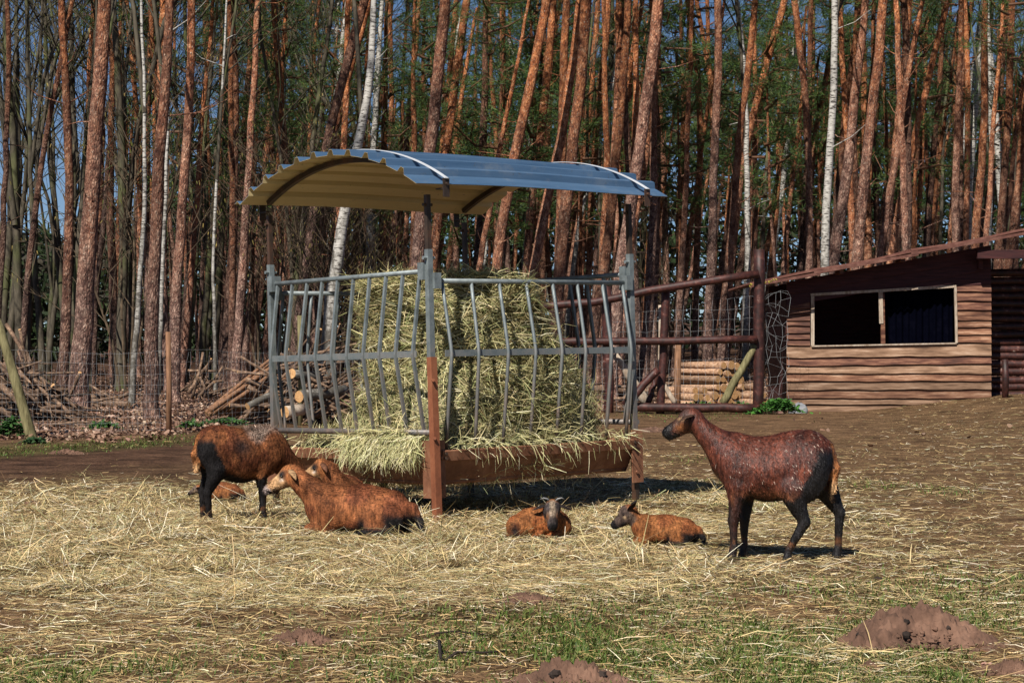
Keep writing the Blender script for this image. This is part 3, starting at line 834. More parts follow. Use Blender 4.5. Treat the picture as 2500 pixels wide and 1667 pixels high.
    for i in range(nn + 1):
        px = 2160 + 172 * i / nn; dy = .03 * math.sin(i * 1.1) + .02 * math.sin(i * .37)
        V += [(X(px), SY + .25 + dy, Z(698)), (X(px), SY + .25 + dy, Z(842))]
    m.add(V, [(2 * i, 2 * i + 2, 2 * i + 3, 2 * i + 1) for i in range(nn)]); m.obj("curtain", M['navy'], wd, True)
    # roof: three overlapping ribbed sheets; ribs run up the slope
    sl = (572 - 694) / 675.0 * -1
    for i, (a, b, dz) in enumerate(((1822, 1990, -.012), (1975, 2225, .018), (2208, 2720, .05))):
        m = MB(); nx_, nr = 10, 24; V = []
        for j in range(nx_ + 1):
            px = a + (b - a) * j / nx_; x = X(px); z = Z(roofy(px)) + dz
            for q in range(nr * 2 + 1):
                yy = SY - .72 + (4.3) * q / (nr * 2)
                zz = z + (.035 if q % 2 else 0) + .02 * math.sin(px * .02 + i)
                V += [(x, yy, zz + .012), (x, yy, zz - .006)]
        k = (nr * 2 + 1)
        top = [(2 * (j * k + q), 2 * ((j + 1) * k + q), 2 * ((j + 1) * k + q + 1), 2 * (j * k + q + 1)) for j in range(nx_) for q in range(k - 1)]
        bot = [(a_ + 1, d_ + 1, c_ + 1, b_ + 1) for a_, b_, c_, d_ in top]
        e1 = [(2 * (j * k), 2 * (j * k) + 1, 2 * ((j + 1) * k) + 1, 2 * ((j + 1) * k)) for j in range(nx_)]
        e2 = [(2 * q, 2 * q + 2, 2 * q + 3, 2 * q + 1) for q in range(k - 1)]
        m.add(V, top + bot + e1 + e2); put(m, "roof_sheet", M['roofbrown'])
        m = MB()
        A = np.array([X(a), SY - .725 - .006 * i, Z(roofy(a)) + dz - .045]); B = np.array([X(b), SY - .725 - .006 * i, Z(roofy(b)) + dz - .045])
        m.box((A + B) / 2, (np.linalg.norm(B - A), .025, .06), rot_to(B - A, (0, 1, 0)) @ np.array([[1, 0, 0], [0, 0, 1], [0, 1, 0]])); put(m, "verge_board", M['roofbrown'])
    m = MB()
    rr = np.random.default_rng(5)
    for i in range(26):
        t = rr.random() ** 1.6; px = 1822 + 62 * t
        m.tube([(X(px), SY - .735 + rr.uniform(-.02, .04), Z(roofy(px)) - .03 + rr.uniform(-.04, .04)), (X(px + 3), SY - .745, Z(roofy(px)) - .035)], [rr.uniform(.012, .035), .006], 5)
    put(m, "lichen", M['moss'])
    for px, py, w in ((2190, 637, .09), (2042, 666, .08)):
        m = MB(); m.box((X(px), SY - .36, Z(py) - .0), (w, .60, .09)); put(m, "purlin", M['plankred'])
    m = MB(); m.box((X(2470), SY - .50, Z(624)), (X(2570) - X(2372), .16, .18)); put(m, "beam", M['plankdark'])
    m = MB(); m.box((X(2371.5), SY - .50, Z(624)), (.008, .15, .17)); put(m, "beam_end", M['palewood'])
    m = MB(); m.box((X(2390), SY - .10, Z(646)), (.09, .12, .20)); put(m, "corbel", M['plankdark'])
    # log-clad wing on the right, set back
    for i in range(18):
        z = Z(985) + i * .165 + rr.normal(0, .006)
        m = MB(); m.tube([(X(2410) + (X(2640) - X(2410)) * t, SY + 1.1, z + .004 * math.sin(9 * t + i)) for t in np.linspace(0, 1, 9)], .088, 10, jit=.03, rs=rr)
        put(m, "wall_log", M['redlog'], True)
    m = MB(); m.box((X(2640), SY + 1.6, 1.6), (.06, 2.5, 3.4)); put(m, "side_wall", M['plankdark'])
build_shed()
rr9 = np.random.default_rng(99)
m = MB(); hx = X(2454, 41.2); gz = g(hx, 41.2)
m.tube([(0, 0, -.1), (.01, 0, .4), (-.005, 0, Z(877, 41.2) - gz)], [.068, .07, .066], 12, jit=.03, rs=rr9)
o = m.obj("post", M['redlog'], None, True, (hx, 41.2, gz)); tag(o, "short round reddish post standing in front of the shed's log wall", "post")

# ------------------------------------------------------------------ log fence and gate posts on the right
def wire_line(m, pts, r_=.0021): m.tube(pts, r_, 3, cap=False)
def build_log_fence():
    Y = 40.5
    t = thing("log_fence", "dark red log fence with wire netting beside the shed", "fence", (X(1700, Y), Y, g(X(1700, Y), Y)))
    L0 = np.array(t.location); r = np.random.default_rng(41)
    def log(name, pts, rad, mt, n=10):
        m = MB(); k = 8
        pts = np.array(pts, float); q = np.linspace(0, 1, k); tt = np.linspace(0, 1, len(pts))
        pp = np.stack([np.interp(q, tt, pts[:, i]) for i in range(3)], 1); pp[1:-1] += r.normal(0, .008, (k - 2, 3))
        m.tube(pp - L0, np.interp(q, tt, np.broadcast_to(rad, (len(pts),))), n, jit=.03, rs=r); return m.obj(name, mt, t, True)
    def at(px, py, dy=0): return P(px, py, Y + dy)
    def gr(px, dy=0): x = X(px, Y + dy); return np.array([x, Y + dy, g(x, Y + dy) - .15])
    log("post", [gr(1852), at(1853, 609)], .112, M['redlog'])
    log("post", [gr(1611), at(1627, 694)], .085, M['redlog'])
    log("post", [gr(1486), at(1480, 700)], .10, M['redlog'])
    log("post", [gr(1290), at(1285, 705)], .09, M['redlog'])
    log("top_rail", [at(1290, 752, -.18), at(1478, 734, -.18), at(1625, 702, -.18), at(1852, 668, -.18)], .085, M['redlog'])
    log("mid_rail", [at(1290, 836, -.18), at(1480, 834, -.18), at(1848, 828, -.18)], .082, M['redlog'])
    log("ground_log", [at(1540, 993, -.1), at(1853, 996, -.1)], .095, M['redlog'])
    log("brace", [at(1765, 985, -.05), at(1843, 842, -.05)], [.085, .07], M['mosspost'])
    log("brace", [at(1525, 990, -.25), at(1606, 903, -.25)], .085, M['redlog'])
    log("brace", [at(1582, 985, .1), at(1608, 905, .1)], .06, M['redlog'])
    log("prop", [at(1648, 985, .0), at(1617, 932, .0)], [.055, .045], M['palewood'])
    log("prop", [at(1580, 985, .3), at(1500, 865, .3)], [.11, .07], M['palewood'])
    log("pale_post", [gr(1612, .3), at(1612, 745, .3)], .045, M['palewood'])
    # netting
    m = MB()
    def net(x0, x1, zl, zr_, nxv, nzv, jit, yoff):
        zs = np.linspace(0, 1, nzv) ** 1.25
        gx = np.linspace(x0, x1, nxv)
        grid = np.zeros((nxv, nzv, 3))
        for i, x in enumerate(gx):
            tt = i / (nxv - 1); top = zl + (zr_ - zl) * tt; b = g(x, Y)
            for j in range(nzv): grid[i, j] = (x + r.normal(0, jit), Y + yoff + r.normal(0, jit * .7), b + .05 + (top - b) * zs[j] + r.normal(0, jit))
        for j in range(nzv): wire_line(m, grid[:, j] - L0)
        for i in range(nxv): wire_line(m, grid[i] - L0)
    net(X(1470, Y), X(1850, Y), Z(745, Y), Z(730, Y), 22, 14, .011, .06)
    net(X(1853, Y), X(1925, Y), Z(730, Y), Z(715, Y), 6, 14, .05, .05)
    for i in range(5):
        z0 = Z(730 + i * 28, Y)
        pts = [np.array([X(1870 + 55 * s, Y), Y + .02 + .1 * math.sin(3 * s + i), z0 + .15 * math.sin(2.5 * s + i * .9)]) for s in np.linspace(0, 1, 10)]
        wire_line(m, np.array(pts) - L0)
    o = m.obj("wire_netting", M['wire'], t); o["kind"] = "stuff"
    # an old post of the outer fence just behind
    x = X(1653, 43.5); gz = g(x, 43.5)
    m = MB(); m.tube([(0, 0, -.1), (.01, 0, .5), (.02, 0, Z(842, 43.5) - gz)], [.075, .072, .07], 10, jit=.04, rs=r)
    o = m.obj("post", M['postwood'], None, True, (x, 43.5, gz)); tag(o, "weathered brown post in front of the stacked firewood logs", "post")
build_log_fence()

# ------------------------------------------------------------------ wire fence on the left
def build_wire_fence():
    Yf = 30.0
    t = thing("wire_fence", "wire mesh fence on round posts between paddock and wood", "fence", (X(412, Yf), Yf, g(X(412, Yf), Yf)))
    L0 = np.array(t.location); r = np.random.default_rng(43)
    for px, pyt in ((412, 810), (-150, 815), (733, 770), (1180, 800)):
        yy = 30.0 if px < 600 else (33.5 if px < 1000 else 37)
        x = X(px, yy); gz = g(x, yy)
        m = MB(); m.tube(np.array([(x, yy, gz - .1), (x + .006, yy, gz + .7), (x - .01, yy, Z(pyt, yy))]) - L0, [.046, .042, .04], 10, jit=.03, rs=r)
        m.obj("post", M['postwood'] if px != 733 else M['mosspost'], t, True)
    pts = []
    for px in np.linspace(-260, 1480, 80):
        yy = np.interp(px, [-260, 412, 733, 1180, 1480], [30, 30, 33.5, 37, 40.3]) + .05
        pts.append((X(px, yy), yy))
    pts = np.array(pts); gz = G(pts[:, 0], pts[:, 1])
    hs = [.06, .16, .26, .37, .48, .60, .74, .90, 1.06, 1.24]
    for j, h in enumerate(hs):
        m = MB(); z = gz + h + .03 * np.sin(np.arange(80) * .35 + j) * (h > 1) + r.normal(0, .006, 80)
        m.tube(np.stack([pts[:, 0], pts[:, 1], z], 1) - L0, .0016, 3, cap=False); m.obj("wire", M['wire'], t)
    m = MB()
    for i in np.arange(0, 79, .5):
        a = int(i); f = i - a; x = pts[a] * (1 - f) + pts[min(a + 1, 79)] * f; z0 = gz[a]
        m.tube(np.array([(x[0] + r.normal(0, .012), x[1], z0 + h) for h in hs]) - L0, .0012, 3, cap=False)
    o = m.obj("upright_wires", M['wire'], t); o["kind"] = "stuff"
    # leaning mossy post at the left edge
    yb = 28.0; x0 = X(78, yb); gz = g(x0, yb)
    m = MB(); m.tube([(.02, 0, -.12), (0, 0, 0), (X(40, yb) - x0, .02, Z(940, yb) - gz), (X(2, yb) - x0, .05, Z(815, yb) - gz), (X(-12, yb) - x0, .06, Z(780, yb) - gz)], [.085, .082, .072, .062, .06], 12, jit=.04, rs=r)
    o = m.obj("leaning_post", M['mosspost'], None, True, (x0, yb, gz)); tag(o, "mossy round post leaning to the left at the paddock edge", "post")
build_wire_fence()

# ------------------------------------------------------------------ stacked logs and brush piles
def log_thing(name, A, B, r0, r1, label, cat, group, mt, seed, n=9, bend=0.0, k=5, knots=True):
    A = np.array(A, float); B = np.array(B, float); r = np.random.default_rng(seed)
    q = np.linspace(0, 1, k)[:, None]; pp = A * (1 - q) + B * q
    side = r.normal(0, 1, 3) * np.array([1, 1, .6]); pp = pp + side * bend * np.sin(q * np.pi) * np.linalg.norm(B - A)
    c = pp.mean(0)
    m = MB(); m.tube(pp - c, np.linspace(r0, r1, k), n, 0, True, 1, jit=.05, rs=r)
    if knots and bend > .02:
        for _ in range(r.integers(0, 3)):
            j = r.integers(1, k - 1); d = norm(r.normal(0, 1, 3) + [0, 0, .4])
            p0 = pp[j] - c; m.tube([p0, p0 + d * r.uniform(.08, .3)], [r1 * .5, r1 * .2], 5)
    o = m.obj(name, [mt, M['cut']], None, n > 6, c)
    return tag(o, label, cat, group)
ORD = ['first', 'second', 'third', 'fourth', 'fifth', 'sixth', 'seventh', 'eighth', 'ninth', 'tenth', 'eleventh', 'twelfth', 'thirteenth', 'fourteenth', 'fifteenth', 'sixteenth', 'seventeenth', 'eighteenth', 'nineteenth', 'twentieth'] + ['next'] * 40
def build_log_stack():
    r = np.random.default_rng(51)
    ax = norm(np.array([-.62, .78, .0]))           # from the sawn end near the fence back to the far end
    pr = np.array([-ax[1], ax[0], 0]) * -1           # across the stack
    gnd = lambda x, y: g(x, y)
    def stack(px0, Y0, rows, lab, grp, rad, ln):
        base = np.array([px2x(px0, Y0), Y0]); gz = gnd(*base)
        z = gz + rad * .8
        i = 0
        rown = ['bottom', 'second', 'third', 'fourth', 'fifth', 'top']
        for j, cnt in enumerate(rows):
            for q in range(cnt):
                rd = rad * r.uniform(.72, 1.12)
                off = (q - (cnt - 1) / 2) * rad * 2.02 + r.normal(0, .01)
                e = np.array([base[0] + pr[0] * off, base[1] + pr[1] * off, z + r.normal(0, .012)]) - ax * r.uniform(0, .12)
                l_ = ln * r.uniform(.9, 1.1)
                log_thing("firewood_log", e, e + ax * l_ + [0, 0, r.normal(0, .015)], rd, rd * .95, lab + ', ' + ('top' if j == len(rows) - 1 else rown[j]) + ' row, ' + ORD[q] + ' from left', "log", grp, M['logbark'], 5000 + i * 31 + j * 7 + int(px0), 12, .0, 4, False); i += 1
            z += rad * 1.74
    stack(1778, 46.6, [6, 6, 5, 5, 4, 3], "pine log in the tall firewood stack", "logs in the tall firewood stack", .098, 1.55)
    stack(1705, 45.2, [3, 3, 2], "pale log in the low front stack", "logs in the low firewood stack", .092, 1.05)
    stack(1852, 45.8, [3, 2, 1], "short log beside the thick fence post", "logs in the small pile by the post", .10, .5)
build_log_stack()
def pile(n, cx, Yc, wpx, top, ang, lab, grp, seed, rr0=(.018, .06), lmin=.7, lmax=2.4, spread=.35, depth=1.2):
    r = np.random.default_rng(seed)
    for i in range(n):
        t = r.random()
        px = cx + wpx * (r.random() - .5)
        hmax = top * (1 - abs((px - cx) / wpx * 2) ** 1.3 * .8)
        y = Yc + r.uniform(-depth, depth)
        x = px2x(px, Yc); gz = g(x, y)
        z = gz + r.random() ** .8 * hmax
        a = ang + r.normal(0, spread); L = r.uniform(lmin, lmax)
        d = np.array([math.cos(a), r.normal(0, .35), math.sin(a)])
        A = np.array([x, y, z]) - d * L * .5; B = A + d * L
        for q in (A, B):
            q[2] = max(q[2], g(q[0], q[1]) + .03)
        rd = r.uniform(*rr0) * (1.3 if L < 1.2 else 1)
        log_thing("branch", A, B, rd, rd * r.uniform(.35, .9), lab[i % len(lab)], "branch", grp, M['stick'], seed * 100 + i, 7, r.uniform(.0, .07), 6)
def build_piles():
    pile(120, 752, 34.6, 270, 1.3, 0.35, ["cut branch tangled in the tall brush pile behind the feeder"], "branches of the tall brush pile", 61, (.012, .042), spread=.45, lmax=1.9, lmin=.5)
    # the long poles leaning up the pile's left flank
    r = np.random.default_rng(62)
    for i in range(36):
        o_ = r.uniform(0, 1); a = P(500 + 70 * o_ + r.normal(0, 6), 1003 + r.uniform(-4, 10), 33.6 + o_ * .5); b = P(655 + 55 * o_ + r.normal(0, 12), 868 + 60 * o_ + r.normal(0, 9), 34.4 + o_ * .4)
        a[2] = max(a[2], g(a[0], a[1]) + .02)
        rd = r.uniform(.022, .05)
        log_thing("branch", a, b, rd, rd * .7, "long pale pole leaning up the left flank of the tall brush pile", "branch", "poles leaning on the tall brush pile", M['postwood'], 6200 + i, 7, .02, 6)
    log_thing("birch_log", P(604, 992, 33.2), P(672, 958, 33.6), .06, .058, "white birch log with an orange cut end at the foot of the brush pile", "log", None, M['birch'], 71, 12, 0, 4)
    log_thing("birch_log", P(712, 912, 33.3), P(780, 925, 34.0), .085, .08, "thick black and white birch log across the middle of the brush pile", "log", None, M['birch'], 72, 12, 0, 4)
    log_thing("birch_log", P(730, 968, 33.0), P(842, 952, 33.8), .10, .09, "dark birch trunk low in the brush pile behind the bars", "log", None, M['birch'], 73, 12, .01, 5)
    log_thing("log", P(695, 1006, 32.4), P(738, 1000, 32.7), .10, .095, "short peeled pink log lying before the brush pile", "log", None, M['palewood'], 74, 12, 0, 4)
    pile(110, 45, 35.5, 200, 1.05, -0.55, ["dead branch in the brush heap at the left edge of the wood"], "branches of the left brush heap", 63, (.012, .045), spread=.38, lmax=1.9, lmin=.6)
    pile(16, 490, 52, 90, .8, .7, ["broken branch in the small heap far back between the trunks"], "branches of the small far heap", 64, (.02, .045), .5, 1.3, .4)
    pile(12, 238, 46, 90, .35, -.3, ["fallen branch on the leaves beside the thick pine"], "branches lying by the thick pine", 65, (.03, .07), .6, 1.6, .3)
    pile(14, 1540, 50, 90, .4, .1, ["fallen mossy branch on the forest floor left of the log stack"], "branches left of the log stack", 66, (.03, .09), .8, 2.2, .25)
    pile(9, 205, 32.5, 170, .02, .0, ["thin pale stick lying on the fallen leaves"], "sticks on the leaf litter", 67, (.012, .02), .6, 1.5, .08, 1.0)
build_piles()
# ------------------------------------------------------------------ trees
def crown_mesh(seed, nl, ncl, nb, pal, w, RX=2.0, HZ=5.6):
    """pine crown in metres: limbs from the axis, each carrying rounded tufts of needles"""
    r = np.random.default_rng(seed)
    m = MB(); outs = []
    for i in range(nl):
        z0 = HZ * (.02 + .93 * (i / nl) ** .9); a = i * 2.4 + r.uniform(-.5, .5); zz = z0 / HZ
        reach = RX * (1.0 - .62 * max(0, (zz - .35) / .65)) * r.uniform(.5, 1.05) * (.65 + .35 * min(1, zz / .3))
        e = np.array([math.cos(a) * reach, math.sin(a) * reach, z0 + r.uniform(-.2, .8)])
        mid = np.array([e[0] * .5, e[1] * .5, z0 + r.uniform(-.15, .25)])
        m.tube([(0, 0, z0 - .1), mid, e], [.06, .04, .015], 4, cap=False)
        for q in range(ncl):
            t = .35 + .65 * (q + r.random()) / ncl
            c = (mid * (1 - (t - .5) * 2) + e * (t - .5) * 2) if t > .5 else mid * t * 2 + np.array([0, 0, z0]) * (1 - t * 2)
            c = c + r.normal(0, .22, 3) * [1, 1, .6]
            n = int(nb * r.uniform(.6, 1.3)); rad = r.uniform(.22, .42)
            off = norm(r.normal(0, 1, (n, 3))) * (r.random((n, 1)) ** .5) * rad * [1, 1, .6]
            d = norm(off) + r.normal(0, .45, (n, 3)) + np.array([0, 0, .35])
            L = r.uniform(.10, .22, n); Wd = r.uniform(.010, .020, n)
            col = pick_cols(n, pal, w, r) * r.uniform(.75, 1.25)
            outs.append(blades(c + off, d, r.normal(0, 1, (n, 3)), L, Wd, r.normal(0, .05, n), col))
    nv = len(m.v); Vall = [np.array(m.v)]; Qall = [np.array([f for f in m.f])]; Call = [np.tile([.16, .08, .045], (nv, 1))]
    off = nv
    for V, Q, C in outs:
        Vall.append(V); Qall.append(Q + off); Call.append(C); off += len(V)
    me = big_mesh("crown", np.concatenate(Vall), np.concatenate(Qall), col=np.concatenate(Call))
    me.materials.append(M['needle']); return me
PG = [(.075, .135, .034), (.105, .175, .040), (.050, .098, .040), (.13, .18, .042), (.14, .115, .045)]
CROWNS = [crown_mesh(300 + i, 13 + i % 4, 6, 62, PG, [3, 2, 3, 1, .6]) for i in range(5)]

def bare_branches(m, r, p, d, L, rad, lev, maxlev, spread, tipr, ends):
    k = 4 if lev < maxlev else 3
    pts = [p]; dd = d.copy()
    for i in range(k):
        dd = norm(dd + r.normal(0, .13, 3) + np.array([0, 0, .06])); pts.append(pts[-1] + dd * L / k)
    m.tube(pts, np.linspace(rad, max(rad * .55, tipr), k + 1), 6 if lev == 0 else (4 if lev == 1 else 3), cap=False)
    if lev >= maxlev: ends.append(pts[-1]); return
    nb = r.integers(3, 6) if lev else r.integers(9, 13)
    for i in range(nb):
        t = r.uniform(.30 if lev == 0 else .2, 1.0); j = min(int(t * k), k - 1); f = t * k - j
        q = pts[j] * (1 - f) + pts[j + 1] * f
        a = r.uniform(0, 2 * np.pi); s = np.array([math.cos(a), math.sin(a), r.uniform(-.1, .9)])
        nd = norm(dd * r.uniform(.35, .8) + s * spread)
        bare_branches(m, r, q, nd, L * r.uniform(.38, .62), max(rad * r.uniform(.35, .5), tipr), lev + 1, maxlev, spread, tipr, ends)
def bare_mesh(seed, H, rad, maxlev=3, tipr=.008, spread=.8):
    r = np.random.default_rng(seed); m = MB(); ends = []
    bare_branches(m, r, np.array([0, 0, -.1]), np.array([.03, .02, 1.0]), H, rad, 0, maxlev, spread, tipr, ends)
    return m, np.array(ends)
BARE = []
for i in range(4):
    m_, e_ = bare_mesh(400 + i, 11 + i, .085, 3, .008, .75)
    me_ = m_.mesh("branches", True); me_.materials.append(M['grey']); BARE.append(me_)
def shrub_mesh(seed, H, stems, cat):
    r = np.random.default_rng(seed); m = MB(); ends = []
    for s in range(stems):
        a = r.uniform(0, 6.28); d = norm(np.array([math.cos(a) * .28, math.sin(a) * .28, 1.0]))
        k = len(ends)
        bare_branches(m, r, np.array([math.cos(a) * .15, math.sin(a) * .15, -.05]), d, H * r.uniform(.7, 1.1), .030, 0, 2, .65, .0065, ends)
    me = m.mesh("twigs"); me.materials.append(M['twig'])
    e = np.array(ends); n = int(len(e) * cat)
    k = r.choice(len(e), n); p = e[k] + r.normal(0, .18, (n, 3))
    V, Q, C = blades(p, r.normal(0, .25, (n, 3)) + [0, 0, -1], r.normal(0, 1, (n, 3)), r.uniform(.05, .11, n), r.uniform(.014, .022, n), np.zeros(n),
                     pick_cols(n, [(.30, .23, .08), (.22, .18, .06), (.17, .18, .05)], [3, 2, 1.5], r))
    ce = big_mesh("catkins", V, Q, col=C); ce.materials.append(M['catkin'])
    return me, ce
SHRUBS = [shrub_mesh(500 + i, 4.6 + .8 * (i % 3), 4, 2.2) for i in range(4)]

def trunk_mesh(pts, rad, r, n=12, stubs=6, flare=True):
    """trunk through pts (base first) with bark irregularities and a few broken dead branches"""
    pts = np.asarray(pts, float); rad = np.asarray(rad, float)
    ln = np.concatenate([[0], np.cumsum(np.linalg.norm(np.diff(pts, axis=0), axis=1))])
    s = np.concatenate([np.linspace(0, 1.2, 6), np.linspace(1.9, ln[-1], 22)])
    q = np.stack([np.interp(s, ln, pts[:, i]) for i in range(3)], 1)
    # round off the kinks
    for _ in range(3): q[1:-1] = q[1:-1] * .5 + (q[:-2] + q[2:]) * .25
    R_ = np.interp(s, ln, rad)
    if flare: R_ = R_ * (1 + .42 * np.exp(-s / .35))
    q[1:, :2] += r.normal(0, .012, (len(q) - 1, 2))
    m = MB(); m.tube(q, R_, n, cap=False, jit=.045, rs=r)
    for _ in range(stubs):
        j = r.integers(9, len(q) - 2); a = r.uniform(0, 6.28)
        d = np.array([math.cos(a), math.sin(a), r.uniform(-.1, .7)]); L = r.uniform(.2, 1.3)
        p0 = q[j]; m.tube([p0, p0 + d * L * .55, p0 + d * L + [0, 0, r.uniform(-.1, .3)]], [.022, .014, .006], 4, cap=False)
    return m.mesh("trunk", True), q, s

SPEC = dict(pine=('pine_tree', 'pine', 'pine'), birch=('birch_tree', 'birch', 'birch'), grey=('bare_tree', 'tree', 'grey'))
def tree(kind, label, pts, wt, wb, D=None, group=None, Ht=None, crown=True):
    """pts: trunk line down the photograph (top to bottom), widths there, distance"""
    r = np.random.default_rng(abs(hash((pts[0][0], pts[-1][0], len(pts)))) % 100000)
    wm = .5 * (wt + wb)
    if D is None:
        dia = .34 if wm >= 20 else (.27 if wm >= 14 else .20)
        D = min(F * dia / wm, 96.0)
    px = [p[0] for p in pts]; py = [p[1] for p in pts]
    # prolong down to the ground and up to the full height
    xb = px2x(px[-1], D); gb = g(xb, D); yb = HOR + (CZ - gb) * F / D
    if py[-1] < yb - 4:
        sl = (px[-1] - px[-2]) / (py[-1] - py[-2]) * .6
        px.append(px[-1] + sl * (yb - py[-1])); py.append(yb)
    else: py[-1] = yb
    base = np.array([px2x(px[-1], D), D, g(px2x(px[-1], D), D)])
    Pn = np.array([P(a, b, D) for a, b in zip(px, py)])[::-1]
    Pn[0, 2] = base[2] - .15
    hh = Pn[:, 2]; Wd = np.interp(np.array(py)[::-1], [py[0], py[-1]], [wt, wb]) * D / F / 2
    H_ = Ht or max(17.0 + 5 * r.random(), Pn[-1, 2] + 5.5)
    if Pn[-1, 2] < H_ - 1:
        top = Pn[-1]; d = Pn[-1] - Pn[-2]; d = d / d[2]; d[0] *= .55
        Pn = np.vstack([Pn, top + d * (H_ - top[2]) * .5, top + d * (H_ - top[2])])
        Wd = np.append(Wd, [Wd[-1] * .62, Wd[-1] * .18])
    ramp_y = np.linspace(0, 1, len(Pn)) * r.normal(0, .25)
    Pn[:, 1] += ramp_y
    nm, cat, mt = SPEC[kind]
    t = thing(nm, label, cat, tuple(base), group=group)
    me, q, s = trunk_mesh(Pn - base, Wd, r, 14 if wm > 18 else 10, 7 if kind == 'pine' else 3)
    mobj("trunk", me, M[mt], t)
    if kind == 'pine' and crown:
        sc = r.uniform(.8, 1.05); ch = 5.6 * sc; zc0 = q[-1, 2] - ch + .4
        c = bpy.data.objects.new("crown", CROWNS[r.integers(len(CROWNS))]); link(c, t)
        xx = np.interp(zc0 + ch * .5, q[:, 2], q[:, 0]); yy = np.interp(zc0 + ch * .5, q[:, 2], q[:, 1])
        c.location = (xx, yy, zc0); c.scale = (sc, sc, sc); c.rotation_euler = (0, 0, r.uniform(0, 6.28))
    elif kind in ('birch', 'grey') and crown:
        c = bpy.data.objects.new("crown", BARE[r.integers(len(BARE))]); link(c, t)
        zc0 = H_ * .35; c.location = (np.interp(zc0, q[:, 2], q[:, 0]), np.interp(zc0, q[:, 2], q[:, 1]), zc0)
        sc = (H_ - zc0) / 14.0; c.scale = (sc * .8, sc * .8, sc); c.rotation_euler = (0, 0, r.uniform(0, 6.28))
    return t

